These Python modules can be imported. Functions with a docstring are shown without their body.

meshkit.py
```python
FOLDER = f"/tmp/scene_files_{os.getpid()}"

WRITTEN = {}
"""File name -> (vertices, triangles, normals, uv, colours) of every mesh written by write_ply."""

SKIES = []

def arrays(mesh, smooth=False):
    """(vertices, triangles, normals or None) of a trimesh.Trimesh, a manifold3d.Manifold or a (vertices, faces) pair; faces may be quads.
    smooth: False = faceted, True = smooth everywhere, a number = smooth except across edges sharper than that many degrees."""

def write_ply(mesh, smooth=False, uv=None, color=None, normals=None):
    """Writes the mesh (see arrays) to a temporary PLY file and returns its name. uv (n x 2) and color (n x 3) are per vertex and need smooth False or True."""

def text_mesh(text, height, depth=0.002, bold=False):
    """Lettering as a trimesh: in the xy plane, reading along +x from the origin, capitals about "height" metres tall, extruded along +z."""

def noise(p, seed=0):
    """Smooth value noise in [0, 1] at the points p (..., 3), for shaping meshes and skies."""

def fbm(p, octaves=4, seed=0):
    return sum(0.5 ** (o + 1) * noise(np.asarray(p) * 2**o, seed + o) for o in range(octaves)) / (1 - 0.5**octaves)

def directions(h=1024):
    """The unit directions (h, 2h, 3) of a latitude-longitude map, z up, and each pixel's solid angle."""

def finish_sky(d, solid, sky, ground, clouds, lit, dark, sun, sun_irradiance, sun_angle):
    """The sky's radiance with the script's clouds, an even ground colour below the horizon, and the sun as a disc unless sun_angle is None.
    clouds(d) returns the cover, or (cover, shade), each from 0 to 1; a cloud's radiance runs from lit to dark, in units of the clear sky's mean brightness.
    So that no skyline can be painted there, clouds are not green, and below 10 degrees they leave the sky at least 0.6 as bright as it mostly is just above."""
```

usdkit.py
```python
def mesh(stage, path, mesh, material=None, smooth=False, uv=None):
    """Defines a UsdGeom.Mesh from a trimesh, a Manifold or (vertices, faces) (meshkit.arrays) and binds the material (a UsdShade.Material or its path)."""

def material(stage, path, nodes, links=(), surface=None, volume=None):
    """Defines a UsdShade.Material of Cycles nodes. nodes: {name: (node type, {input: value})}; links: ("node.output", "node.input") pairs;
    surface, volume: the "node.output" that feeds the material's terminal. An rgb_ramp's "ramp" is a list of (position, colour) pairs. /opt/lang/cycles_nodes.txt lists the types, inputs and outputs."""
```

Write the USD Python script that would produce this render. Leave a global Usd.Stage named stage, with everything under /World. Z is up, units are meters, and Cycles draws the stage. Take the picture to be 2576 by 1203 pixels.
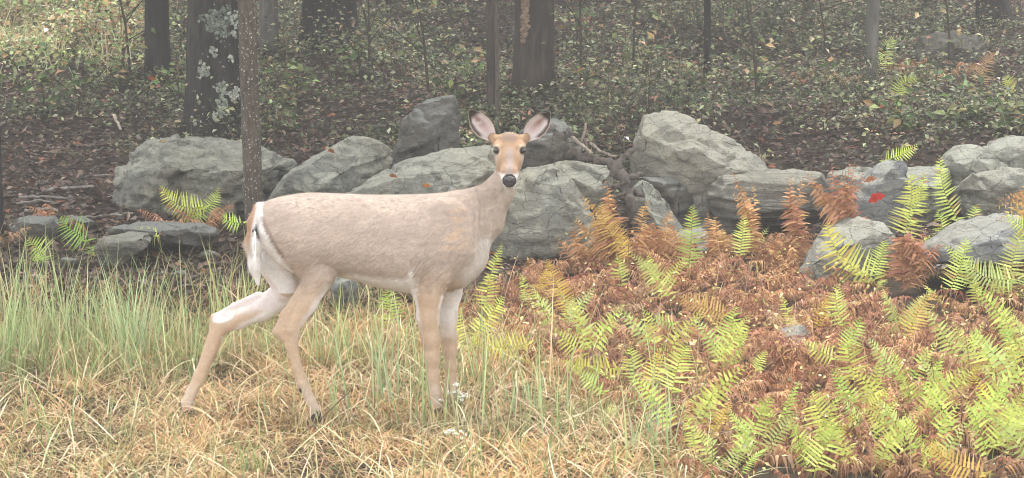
import math, random
import numpy as np
import trimesh, manifold3d, usdkit, meshkit
from pxr import Usd, UsdGeom, UsdLux, UsdShade, Sdf, Gf, Vt

stage = Usd.Stage.CreateInMemory()
UsdGeom.SetStageUpAxis(stage, 'Z')
UsdGeom.SetStageMetersPerUnit(stage, 1.0)
UsdGeom.Xform.Define(stage, '/World')
UsdGeom.Scope.Define(stage, '/World/Looks')
T = Sdf.ValueTypeNames
R = np.random.default_rng(7)

# ------------------------------------------------------------------ camera, sky, sun, exposure
CAM = np.array([0.0, 0.0, 2.2])
PITCH = math.radians(8.36)
cam = UsdGeom.Camera.Define(stage, '/World/camera')
cam.CreateHorizontalApertureAttr(36.0)
cam.CreateFocalLengthAttr(90.0)
cam.CreateClippingRangeAttr(Gf.Vec2f(0.1, 2000.0))
cam.CreateExposureAttr(1.93)
cam.AddTranslateOp().Set(Gf.Vec3d(*CAM))
cam.AddRotateXOp().Set(90.0 - math.degrees(PITCH))
SUN_EL, SUN_AZ = math.radians(70), math.radians(192)      # azimuth measured as atan2(x, y): behind and a little left of the camera
sun = UsdLux.DistantLight.Define(stage, '/World/sun')
sun.CreateIntensityAttr(0.40); sun.CreateAngleAttr(22.0); sun.CreateNormalizeAttr(True)
sun.CreateColorAttr(Gf.Vec3f(1.0, 0.955, 0.90))
sun.AddRotateZOp().Set(180.0 - math.degrees(SUN_AZ))
sun.AddRotateXOp().Set(-(90.0 - math.degrees(SUN_EL)))
usdkit.material(stage, '/World/Looks/overcast_sky', {
    'tc': ('texture_coordinate', {}),
    'sky': ('sky_texture', {'sky_type': 'single_scattering', 'sun_disc': False, 'sun_elevation': SUN_EL, 'sun_rotation': SUN_AZ, 'aerosol_density': 2.0}),
    'nz': ('noise_texture', {'scale': 2.2, 'detail': 5.0, 'roughness': 0.55}),
    'cl': ('rgb_ramp', {'ramp': [(0.3, (5.6, 5.5, 5.35)), (0.7, (8.6, 8.45, 8.2))]}),
    'mx': ('mix_color', {'fac': 0.86, 'use_clamp': False}),
    'bg': ('background_shader', {'strength': 0.078})},
    [('tc.generated', 'nz.vector'), ('nz.fac', 'cl.fac'), ('sky.color', 'mx.a'), ('cl.color', 'mx.b'), ('mx.result', 'bg.color')], surface='bg.background')
dome = UsdLux.DomeLight.Define(stage, '/World/sky')
UsdShade.MaterialBindingAPI.Apply(dome.GetPrim()).Bind(UsdShade.Material.Get(stage, '/World/Looks/overcast_sky'))
dome.GetPrim().SetCustomDataByKey('kind', 'structure')

# ------------------------------------------------------------------ helpers
_used = {}
def numbered(parent, name):
    k = (str(parent), name)
    n = _used.get(k, 0); _used[k] = n + 1
    return f'{parent}/{name}' if n == 0 else f'{parent}/{name}_{n:03d}'

def tag(p, label=None, cat=None, group=None, kind=None):
    for k, v in (('label', label), ('category', cat), ('group', group), ('kind', kind)):
        if v: p.SetCustomDataByKey(k, v)
    return p

def thing(name, label, cat, loc=(0, 0, 0), rotz=0.0, group=None, scale=None):
    x = UsdGeom.Xform.Define(stage, numbered('/World', name))
    x.AddTranslateOp().Set(Gf.Vec3d(*map(float, loc)))
    if rotz: x.AddRotateZOp().Set(float(math.degrees(rotz)))
    if scale is not None: x.AddScaleOp().Set(Gf.Vec3f(*( [float(scale)]*3 if np.ndim(scale) == 0 else map(float, scale))))
    return tag(x.GetPrim(), label, cat, group)

def copy_of(src, loc, rotz, label=None, group=None, scale=None):
    was = src.GetCustomData()
    base = src.GetName().rstrip('0123456789').rstrip('_')
    p = thing(base, label or was['label'], was['category'], loc, rotz, group or was.get('group'), scale)
    p.GetReferences().AddInternalReference(src.GetPath())
    x = UsdGeom.Xformable(p)
    p.SetInstanceable(True)
    return p

def normals_of(v, f):
    n = np.zeros_like(v)
    fn = np.cross(v[f[:, 1]] - v[f[:, 0]], v[f[:, 2]] - v[f[:, 0]])
    for k in range(3): np.add.at(n, f[:, k], fn)
    return n / np.maximum(np.linalg.norm(n, axis=1, keepdims=True), 1e-12)

def mesh(name, v, f, mat, parent='/World', col=None, smooth=True):
    """One Mesh prim; col: one colour per vertex, read by the material as the primvar tint."""
    if hasattr(parent, 'GetPath'): parent = parent.GetPath()
    v = np.asarray(v, float); f = np.asarray(f, np.int64)
    m = UsdGeom.Mesh.Define(stage, numbered(parent, name))
    m.CreatePointsAttr(Vt.Vec3fArray.FromNumpy(np.ascontiguousarray(v, np.float32)))
    m.CreateFaceVertexCountsAttr(Vt.IntArray.FromNumpy(np.full(len(f), 3, np.int32)))
    m.CreateFaceVertexIndicesAttr(Vt.IntArray.FromNumpy(np.ascontiguousarray(f.ravel(), np.int32)))
    m.CreateSubdivisionSchemeAttr('none')
    if smooth:
        m.CreateNormalsAttr(Vt.Vec3fArray.FromNumpy(normals_of(v, f).astype(np.float32)))
        m.SetNormalsInterpolation('vertex')
    if col is not None:
        UsdGeom.PrimvarsAPI(m).CreatePrimvar('tint', T.Color3fArray, 'vertex').Set(Vt.Vec3fArray.FromNumpy(np.ascontiguousarray(np.clip(col, 0, 1), np.float32)))
    if mat is not None:
        UsdShade.MaterialBindingAPI.Apply(m.GetPrim()).Bind(UsdShade.Material.Get(stage, f'/World/Looks/{mat}'))
    return m.GetPrim()

def cat_meshes(parts):
    V, F, C, n = [], [], [], 0
    for p in parts:
        V.append(p[0]); F.append(np.asarray(p[1]) + n); n += len(p[0])
        if len(p) > 2: C.append(p[2])
    return np.vstack(V), np.vstack(F), (np.vstack(C) if C else None)

FQ = 1288 / 0.2
_cp, _sp = math.cos(PITCH), math.sin(PITCH)
def ray(qx, qy):
    qx, qy = np.asarray(qx, float), np.asarray(qy, float)
    u, v = (qx - 1288) / FQ, -(qy - 601.5) / FQ
    return np.stack([u + 0 * v, v * _sp + _cp + 0 * u, v * _cp - _sp + 0 * u], -1)
def at(qx, qy, Y):
    """The point at distance Y in front of the camera where the eye places a picture point of the 2576-wide photograph."""
    d = ray(qx, qy)
    return CAM + d * (np.asarray(Y, float) / d[..., 1])[..., None]
def to_q(p):
    p = np.asarray(p, float) - CAM
    w = p[..., 1] * _cp - p[..., 2] * _sp
    v = p[..., 1] * _sp + p[..., 2] * _cp
    return 1288 + FQ * p[..., 0] / w, 601.5 - FQ * v / w

def ss(a, b, x):
    t = np.clip((np.asarray(x, float) - a) / (b - a), 0, 1)
    return t * t * (3 - 2 * t)

def terrain(x, y):
    x, y = np.asarray(x, float), np.asarray(y, float)
    z = 0.12 * ss(11.8, 14.2, y) + 0.05 * np.maximum(y - 14, 0) - 0.035 * np.maximum(y - 36, 0)
    z = z * ss(-4, 6, y + 4)
    p = np.stack([x, y, 0 * x], -1)
    far = ss(13, 18, y)
    z = z + (meshkit.noise(p * 0.45, 3) - 0.5) * (0.05 + 0.28 * far) + (meshkit.noise(p * 1.7, 5) - 0.5) * (0.035 + 0.06 * far)
    z = z + (meshkit.noise(p * 6.0, 6) - 0.5) * 0.02
    return z
def ground_hit(qx, qy, lift=0.0):
    d = ray(qx, qy)
    ys = np.linspace(6, 60, 2800)
    pts = CAM + d * (ys / d[1])[:, None]
    below = pts[:, 2] < terrain(pts[:, 0], pts[:, 1]) + lift
    i = int(np.argmax(below)) if below.any() else len(ys) - 1
    return pts[i]

# ------------------------------------------------------------------ materials
def tint_mat(name, rough=0.6, spec=0.3, trans=0.0, vary=0.0, grain=0.0, grain_scale=60.0, bump=0.0, bump_scale=80.0, sheen=0.0):
    n = {'a': ('attribute', {'attribute': 'tint'}), 'p': ('principled_bsdf', {'roughness': rough, 'specular_ior_level': spec, 'sheen_weight': sheen, 'sheen_roughness': 0.4})}
    l, col = [], 'a.color'
    if vary:
        n.update(oi=('object_info', {}), mr=('map_range', {'from_min': 0.0, 'from_max': 1.0, 'to_min': 1 - vary, 'to_max': 1 + vary}), hv=('hsv', {}),
                 mh=('map_range', {'from_min': 0.0, 'from_max': 1.0, 'to_min': 0.5 - 0.02, 'to_max': 0.5 + 0.02}))
        l += [('oi.random', 'mr.value'), ('oi.random', 'mh.value'), ('mr.result', 'hv.value'), ('mh.result', 'hv.hue'), (col, 'hv.color')]; col = 'hv.color'
    if grain:
        n.update(gp=('geometry', {}), gn=('noise_texture', {'scale': grain_scale, 'detail': 4.0}), gr=('map_range', {'from_min': 0.25, 'from_max': 0.75, 'to_min': 1 - grain, 'to_max': 1 + grain}), gh=('hsv', {}))
        l += [('gp.position', 'gn.vector'), ('gn.fac', 'gr.value'), ('gr.result', 'gh.value'), (col, 'gh.color')]; col = 'gh.color'
    if bump:
        n.update(bp=('geometry', {}), bn=('noise_texture', {'scale': bump_scale, 'detail': 4.0}), bb=('bump', {'strength': bump, 'distance': 0.01}))
        l += [('bp.position', 'bn.vector'), ('bn.fac', 'bb.height'), ('bb.normal', 'p.normal')]
    l.append((col, 'p.base_color'))
    out = 'p.BSDF'
    if trans:
        n.update(tr=('translucent_bsdf', {}), mc=('mix_closure', {'fac': trans}))
        l += [(col, 'tr.color'), ('p.BSDF', 'mc.closure1'), ('tr.BSDF', 'mc.closure2')]; out = 'mc.closure'
    return usdkit.material(stage, f'/World/Looks/{name}', n, l, surface=out)

tint_mat('leaf', rough=0.42, spec=0.45, trans=0.3)
tint_mat('canopy_leaf', rough=0.5, spec=0.3, trans=0.35)
tint_mat('fern_leaf', rough=0.55, spec=0.3, trans=0.28, vary=0.10)
tint_mat('dead_leaf', rough=0.75, spec=0.2, trans=0.15, vary=0.18)
tint_mat('grass_blade', rough=0.55, spec=0.3, trans=0.15)
tint_mat('fur', rough=0.8, spec=0.15, grain=0.10, grain_scale=140.0, bump=0.25, bump_scale=260.0, sheen=0.15)
tint_mat('fur_strand', rough=0.7, spec=0.2, trans=0.1)
tint_mat('lichen', rough=0.9, spec=0.1, grain=0.25, grain_scale=90.0, bump=0.6, bump_scale=70.0)
tint_mat('wood', rough=0.85, spec=0.15, grain=0.35, grain_scale=40.0, bump=0.6, bump_scale=60.0)
tint_mat('petal', rough=0.7, spec=0.2, trans=0.2)

def flat_mat(name, col, rough=0.5, spec=0.5, coat=0.0):
    usdkit.material(stage, f'/World/Looks/{name}', {'p': ('principled_bsdf', {'base_color': col, 'roughness': rough, 'specular_ior_level': spec, 'coat_weight': coat, 'coat_roughness': 0.05})}, [], surface='p.BSDF')
flat_mat('eye_gloss', (0.012, 0.008, 0.006), 0.08, 0.6, 0.5)
flat_mat('hoof_horn', (0.03, 0.025, 0.022), 0.45, 0.4)

def bark_mat(name, dark, light, stretch=(14, 14, 2.2), rough=0.9, spots=0.0):
    n = {'g': ('geometry', {}), 'm': ('mapping', {'scale': stretch}), 'n1': ('noise_texture', {'scale': 1.6, 'detail': 7.0, 'roughness': 0.65, 'distortion': 0.6}),
         'r': ('rgb_ramp', {'ramp': [(0.28, dark), (0.55, tuple((a + b) / 2 for a, b in zip(dark, light))), (0.78, light)]}),
         'n2': ('noise_texture', {'scale': 1.3, 'detail': 4.0}), 'hs': ('map_range', {'from_min': 0.3, 'from_max': 0.7, 'to_min': 0.72, 'to_max': 1.25}), 'h': ('hsv', {}),
         'b': ('bump', {'strength': 0.9, 'distance': 0.02}), 'p': ('principled_bsdf', {'roughness': rough, 'specular_ior_level': 0.2})}
    l = [('g.position', 'm.vector'), ('m.vector', 'n1.vector'), ('n1.fac', 'r.fac'), ('g.position', 'n2.vector'), ('n2.fac', 'hs.value'), ('hs.result', 'h.value'), ('r.color', 'h.color'),
         ('n1.fac', 'b.height'), ('b.normal', 'p.normal'), ('h.color', 'p.base_color')]
    usdkit.material(stage, f'/World/Looks/{name}', n, l, surface='p.BSDF')
bark_mat('oak_bark', (0.010, 0.009, 0.008), (0.065, 0.058, 0.050), stretch=(20, 20, 3))
bark_mat('dusk_bark', (0.022, 0.018, 0.015), (0.105, 0.085, 0.070), stretch=(20, 20, 3))
bark_mat('brown_bark', (0.038, 0.031, 0.025), (0.155, 0.128, 0.104), stretch=(34, 34, 7))
bark_mat('grey_bark', (0.07, 0.066, 0.058), (0.19, 0.18, 0.16), stretch=(12, 12, 3))

def rock_mat(name, base, pale, dark, lichen=(0.43, 0.44, 0.37), strat=(3, 3, 9), lich=0.62, tilt=(0.3, 0.25, 0), top=0.35):
    n = {'g': ('geometry', {}), 'm': ('mapping', {'scale': strat, 'rotation': tilt}),
         'n1': ('noise_texture', {'scale': 2.2, 'detail': 9.0, 'roughness': 0.62, 'distortion': 0.4}),
         'r': ('rgb_ramp', {'ramp': [(0.30, dark), (0.46, base), (0.56, base), (0.70, pale)]}),
         'n2': ('noise_texture', {'scale': 8.5, 'detail': 8.0, 'roughness': 0.75}), 'lr': ('map_range', {'from_min': 0.50, 'from_max': 0.60, 'to_min': 0.0, 'to_max': lich, 'clamp': True}),
         'mx': ('mix_color', {'b': lichen}),
         'n4': ('noise_texture', {'scale': 1.7, 'detail': 3.0}), 'r4': ('rgb_ramp', {'ramp': [(0.35, (1.0, 1.0, 1.0)), (0.62, (0.88, 0.80, 0.70)), (0.75, (0.70, 0.62, 0.52))]}), 'm4': ('mix_color', {'blend_type': 'multiply', 'fac': 0.8}),
         'n3': ('noise_texture', {'scale': 55.0, 'detail': 6.0, 'roughness': 0.75}), 'v': ('voronoi_texture', {'scale': 48.0}), 'vr': ('map_range', {'from_min': 0.0, 'from_max': 0.35, 'to_min': 0.6, 'to_max': 1.0, 'clamp': True}), 'h': ('hsv', {}),
         'gx': ('separate_xyz', {}), 'tn': ('math', {'math_type': 'multiply_add', 'value2': 0.5}), 'tr': ('map_range', {'from_min': 0.80, 'from_max': 1.0, 'to_min': 0.0, 'to_max': top, 'clamp': True}), 'tm': ('mix_color', {'b': lichen}),  # top: upward faces mixed towards the pale patch colour
         'ad': ('mix_float', {'fac': 0.45}), 'vc': ('voronoi_texture', {'scale': 1.9, 'feature': 'distance_to_edge'}), 'nd': ('noise_texture', {'scale': 4.0, 'detail': 5.0}), 'nv': ('vector_math', {'math_type': 'multiply_add', 'vector2': (0.55, 0.55, 0.55)}),
         'cr': ('map_range', {'from_min': 0.003, 'from_max': 0.016, 'to_min': 0.58, 'to_max': 1.0, 'clamp': True}), 'h2': ('hsv', {}), 'cb': ('math', {'math_type': 'multiply_add', 'value2': 0.30}),
         'b': ('bump', {'strength': 1.0, 'distance': 0.045}), 'p': ('principled_bsdf', {'roughness': 0.82, 'specular_ior_level': 0.3})}
    l = [('g.position', 'm.vector'), ('m.vector', 'n1.vector'), ('n1.fac', 'r.fac'), ('g.position', 'n2.vector'), ('n2.fac', 'lr.value'), ('lr.result', 'mx.fac'), ('r.color', 'mx.a'),
         ('g.position', 'n4.vector'), ('n4.fac', 'r4.fac'), ('mx.result', 'm4.a'), ('r4.color', 'm4.b'),
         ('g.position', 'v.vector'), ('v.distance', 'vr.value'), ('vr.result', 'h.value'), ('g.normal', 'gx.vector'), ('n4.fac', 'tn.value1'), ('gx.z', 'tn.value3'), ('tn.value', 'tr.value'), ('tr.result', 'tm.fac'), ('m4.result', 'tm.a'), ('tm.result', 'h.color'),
         ('g.position', 'n3.vector'), ('n1.fac', 'ad.a'), ('n3.fac', 'ad.b'), ('g.position', 'nd.vector'), ('nd.color', 'nv.vector1'), ('m.vector', 'nv.vector3'), ('nv.vector', 'vc.vector'), ('vc.distance', 'cr.value'), ('cr.result', 'h2.value'), ('h.color', 'h2.color'),
          ('cr.result', 'cb.value1'), ('ad.result', 'cb.value3'), ('cb.value', 'b.height'), ('b.normal', 'p.normal'), ('h2.color', 'p.base_color')]
    usdkit.material(stage, f'/World/Looks/{name}', n, l, surface='p.BSDF')
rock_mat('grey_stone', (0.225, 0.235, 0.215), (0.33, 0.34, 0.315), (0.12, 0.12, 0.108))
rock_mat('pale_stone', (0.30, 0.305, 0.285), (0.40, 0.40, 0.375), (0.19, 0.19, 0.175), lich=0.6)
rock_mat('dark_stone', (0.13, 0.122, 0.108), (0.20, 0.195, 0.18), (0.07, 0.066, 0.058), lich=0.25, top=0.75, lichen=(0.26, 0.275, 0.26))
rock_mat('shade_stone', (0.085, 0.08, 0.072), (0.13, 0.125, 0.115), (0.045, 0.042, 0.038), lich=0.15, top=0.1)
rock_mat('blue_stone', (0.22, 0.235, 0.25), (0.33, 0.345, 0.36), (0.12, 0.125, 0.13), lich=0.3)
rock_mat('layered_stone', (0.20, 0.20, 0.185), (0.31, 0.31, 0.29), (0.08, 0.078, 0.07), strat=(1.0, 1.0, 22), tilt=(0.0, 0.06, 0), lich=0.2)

usdkit.material(stage, '/World/Looks/soil', {
    'g': ('geometry', {}), 'sx': ('separate_xyz', {}), 'nw': ('noise_texture', {'scale': 0.9, 'detail': 4.0}),
    'off': ('math', {'math_type': 'multiply_add', 'value2': 2.2}), 'st': ('map_range', {'from_min': 13.2, 'from_max': 14.6, 'clamp': True}),
    'n1': ('noise_texture', {'scale': 22.0, 'detail': 8.0, 'roughness': 0.7}), 'n2': ('noise_texture', {'scale': 16.0, 'detail': 8.0, 'roughness': 0.75}),
    'r1': ('rgb_ramp', {'ramp': [(0.3, (0.022, 0.016, 0.010)), (0.5, (0.045, 0.033, 0.020)), (0.7, (0.085, 0.062, 0.038))]}),
    'r2': ('rgb_ramp', {'ramp': [(0.3, (0.018, 0.013, 0.010)), (0.5, (0.042, 0.030, 0.023)), (0.7, (0.085, 0.060, 0.045))]}),
    'mx': ('mix_color', {}), 'b': ('bump', {'strength': 1.0, 'distance': 0.03}), 'p': ('principled_bsdf', {'roughness': 0.9, 'specular_ior_level': 0.2})},
    [('g.position', 'sx.vector'), ('g.position', 'nw.vector'), ('nw.fac', 'off.value1'), ('sx.y', 'off.value3'), ('off.value', 'st.value'),
     ('g.position', 'n1.vector'), ('g.position', 'n2.vector'), ('n1.fac', 'r1.fac'), ('n2.fac', 'r2.fac'), ('r1.color', 'mx.a'), ('r2.color', 'mx.b'), ('st.result', 'mx.fac'),
     ('n1.fac', 'b.height'), ('b.normal', 'p.normal'), ('mx.result', 'p.base_color')], surface='p.BSDF')
usdkit.material(stage, '/World/Looks/mist', {'v': ('principled_volume', {'color': (0.93, 0.94, 0.95), 'density': 0.0031, 'anisotropy': 0.0})}, [], volume='v.volume')

# ------------------------------------------------------------------ ground
def axis(lo, a, b, hi, fine, grow=1.25):
    mid = list(np.arange(a, b + 1e-6, fine)); s, x = fine, b
    while x < hi: s *= grow; x = min(x + s, hi); mid.append(x)
    s, x, low = fine, a, []
    while x > lo: s *= grow; x = max(x - s, lo); low.append(x)
    return np.array(low[::-1] + mid)
gx, gy = axis(-150, -6.5, 6.5, 150, 0.07), axis(-60, 8, 28, 240, 0.07)
X, Y = np.meshgrid(gx, gy, indexing='ij')
Z = terrain(X, Y)
nx_, ny_ = X.shape
idx = np.arange(nx_ * ny_).reshape(nx_, ny_)
a, b, c, d = idx[:-1, :-1].ravel(), idx[1:, :-1].ravel(), idx[1:, 1:].ravel(), idx[:-1, 1:].ravel()
tag(mesh('ground', np.stack([X, Y, Z], -1).reshape(-1, 3), np.vstack([np.stack([a, b, c], 1), np.stack([a, c, d], 1)]), 'soil'), kind='structure')
bx = trimesh.creation.box((306, 306, 20)); bx.apply_translation((0, 90, 8.0))
HAZE = True
if HAZE:
    tag(mesh('haze', bx.vertices, bx.faces, 'mist', smooth=False), kind='stuff')

# ------------------------------------------------------------------ shape helpers
def tube(path, radii, sides=8, caps=True):
    path = np.asarray(path, float); radii = np.broadcast_to(np.asarray(radii, float), len(path))
    t = np.gradient(path, axis=0); t /= np.linalg.norm(t, axis=1, keepdims=True)
    ref = np.array([0, 0, 1.0]) if abs(t[0, 2]) < 0.8 else np.array([1.0, 0, 0])
    V = []
    for i in range(len(path)):
        u = np.cross(t[i], ref); u /= np.linalg.norm(u); w = np.cross(t[i], u)
        ang = np.arange(sides) / sides * 2 * np.pi
        V.append(path[i] + radii[i] * (np.cos(ang)[:, None] * u + np.sin(ang)[:, None] * w))
    V = np.vstack(V); F = []
    for i in range(len(path) - 1):
        for k in range(sides):
            p, q = i * sides + k, i * sides + (k + 1) % sides
            F += [[p, q, q + sides], [p, q + sides, p + sides]]
    if caps:
        n = len(V); V = np.vstack([V, path[:1], path[-1:]]); e = (len(path) - 1) * sides
        for k in range(sides):
            F += [[n, (k + 1) % sides, k], [n + 1, e + k, e + (k + 1) % sides]]
    return V, np.array(F)

def leaf_quads(pos, direction, normal, length, width, col, tipcol=None):
    """Diamond-shaped leaves of four triangles folded along the midrib: arrays of N."""
    N = len(pos)
    d = direction / np.linalg.norm(direction, axis=1, keepdims=True)
    s = np.cross(d, normal); s /= np.maximum(np.linalg.norm(s, axis=1, keepdims=True), 1e-9)
    n = np.cross(s, d)
    L, W = np.asarray(length)[:, None], np.asarray(width)[:, None]
    v = np.stack([pos, pos + d * L * 0.45 + s * W * 0.5 + n * W * 0.18, pos + d * L * 0.5 - n * 0.02 * L, pos + d * L * 0.45 - s * W * 0.5 + n * W * 0.18, pos + d * L - n * L * 0.12], 1)
    base = np.arange(N)[:, None, None] * 5
    f = base + np.array([[0, 1, 2], [0, 2, 3], [2, 1, 4], [3, 2, 4]])[None]
    c = np.repeat(np.asarray(col)[:, None, :], 5, 1)
    return v.reshape(-1, 3), f.reshape(-1, 3), c.reshape(-1, 3)

def blades(root, az, e0, e1, length, width, col, tip, S=4, roll=None, rng=R):
    """Grass blades: N ribbons that start at elevation e0 and end at e1 (radians)."""
    N = len(root)
    t = (np.arange(S) + 0.5) / S
    el = e0[:, None] + (e1 - e0)[:, None] * t[None]
    azs = az[:, None] + rng.normal(0, 0.25, N)[:, None] * t[None]
    d = np.stack([np.cos(el) * np.sin(azs), np.cos(el) * np.cos(azs), np.sin(el)], -1) * (length / S)[:, None, None]
    c = np.concatenate([root[:, None], root[:, None] + np.cumsum(d, 1)], 1)
    side = np.stack([np.cos(az), -np.sin(az), 0 * az], -1)
    r = rng.uniform(-0.9, 0.9, N) if roll is None else roll
    fwd = np.stack([np.sin(az), np.cos(az), 0 * az], -1)
    side = side * np.cos(r)[:, None] + fwd * np.sin(r)[:, None]
    tt = np.arange(S + 1) / S
    w = width[:, None] * (1 - tt[None] ** 2.0) * 0.5
    w[:, 0] *= 0.7
    l, rr = c + side[:, None] * w[..., None], c - side[:, None] * w[..., None]
    v = np.concatenate([np.stack([l[:, :-1], rr[:, :-1]], 2).reshape(N, -1, 3), c[:, -1:]], 1)       # 2S + 1
    k = np.arange(S - 1)
    f = np.concatenate([np.stack([2 * k, 2 * k + 1, 2 * k + 3], 1), np.stack([2 * k, 2 * k + 3, 2 * k + 2], 1), [[2 * S - 2, 2 * S - 1, 2 * S]]])
    F = (np.arange(N)[:, None, None] * (2 * S + 1) + f[None]).reshape(-1, 3)
    mixv = np.concatenate([np.repeat(tt[:-1], 2), [1.0]])
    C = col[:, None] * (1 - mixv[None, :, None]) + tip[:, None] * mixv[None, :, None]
    return v.reshape(-1, 3), F, C.reshape(-1, 3)

def pick(rng, n, table, jitter=0.12):
    """n colours drawn from (weight, colour) rows with a little spread."""
    w = np.array([r[0] for r in table], float); cols = np.array([r[1] for r in table])
    c = cols[rng.choice(len(table), n, p=w / w.sum())]
    return np.clip(c * np.exp(rng.normal(0, jitter, (n, 1))) * np.exp(rng.normal(0, jitter * 0.3, (n, 3))), 0, 1)
# ------------------------------------------------------------------ the deer: one continuous surface from a distance field
def Yc(qx): return 10.0 + 0.13 * (np.asarray(qx, float) - 1000) * 1.553e-3 * 1.0
CELL = 0.005
lo_ = np.array([-1.36, 9.55, -0.06]); hi_ = np.array([0.20, 10.40, 1.20])
gs = [np.arange(lo_[k], hi_[k], CELL) for k in range(3)]
D = np.full([len(g) for g in gs], 0.2, np.float32)
def blend(fn, blo, bhi, k):
    s = [slice(max(0, np.searchsorted(gs[i], blo[i] - k - 0.02)), np.searchsorted(gs[i], bhi[i] + k + 0.02)) for i in range(3)]
    x, y, z = np.meshgrid(gs[0][s[0]], gs[1][s[1]], gs[2][s[2]], indexing='ij')
    b = fn(x, y, z).astype(np.float32); a = D[s[0], s[1], s[2]]
    h = np.clip(0.5 + 0.5 * (a - b) / k, 0, 1)
    D[s[0], s[1], s[2]] = a * (1 - h) + b * h - k * h * (1 - h)
def capsule(p, q, rp, rq, k=0.02, ys=1.0, xs=1.0):
    p, q = np.asarray(p), np.asarray(q)
    sc = np.array([xs, ys, 1.0]); ps, qs = p / sc, q / sc
    dv = qs - ps; L2 = max(float(dv @ dv), 1e-12)
    def fn(x, y, z):
        vx, vy, vz = x / xs - ps[0], y / ys - ps[1], z - ps[2]
        t = np.clip((vx * dv[0] + vy * dv[1] + vz * dv[2]) / L2, 0, 1)
        return np.sqrt((vx - t * dv[0]) ** 2 + (vy - t * dv[1]) ** 2 + (vz - t * dv[2]) ** 2) - (rp + (rq - rp) * t)
    rm = max(rp, rq) * max(1, ys, xs)
    blend(fn, np.minimum(p, q) - rm, np.maximum(p, q) + rm, k)
def chain(pts, off=0.0, k=0.02, ys=1.0, dy=None):
    w = [at(px, py, Yc(px) + off + (0 if dy is None else dy[i])) for i, (px, py, r) in enumerate(pts)]
    for i in range(len(pts) - 1):
        capsule(w[i], w[i + 1], pts[i][2], pts[i + 1][2], k, ys)
    return w
# trunk: top and bottom line and half width along the body
tr = np.array([(648, 524, 596, .05), (662, 512, 622, .085), (690, 500, 650, .118), (720, 493, 668, .138), (780, 486, 684, .150), (860, 488, 697, .142), (950, 491, 721, .162),
               (1040, 490, 736, .156), (1110, 486, 731, .136), (1155, 483, 722, .118), (1188, 486, 704, .095), (1212, 518, 676, .07), (1226, 556, 648, .045)], float)
tx = at(tr[:, 0], 0 * tr[:, 0] + 600, Yc(tr[:, 0]))[:, 0]
tzt = at(tr[:, 0], tr[:, 1], Yc(tr[:, 0]))[:, 2]; tzb = at(tr[:, 0], tr[:, 2], Yc(tr[:, 0]))[:, 2]
from scipy.interpolate import PchipInterpolator
f_t, f_b, f_w, f_y = PchipInterpolator(tx, tzt), PchipInterpolator(tx, tzb), PchipInterpolator(tx, tr[:, 3]), PchipInterpolator(tx, Yc(tr[:, 0]))
def trunk(x, y, z):
    X = np.clip(x[:, 0, 0], tx[0], tx[-1])
    zt, zb, w, yc = (f(X)[:, None, None] for f in (f_t, f_b, f_w, f_y))
    zc, hz = (zt + zb) / 2, (zt - zb) / 2
    zz = (z - zc) / hz
    wz = w * (1 - 0.10 * zz)                         # fuller below the middle, narrower at the spine
    d = (np.sqrt(zz ** 2 + ((y - yc) / wz) ** 2) - 1) * np.minimum(hz, w)
    return np.maximum(d, np.maximum(tx[0] - x, x - tx[-1]))
D_x = (tx[0], 9.6, 0.2); blend(trunk, np.array([tx[0], 9.72, tzb.min()]), np.array([tx[-1], 10.30, tzt.max()]), 0.01)
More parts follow.
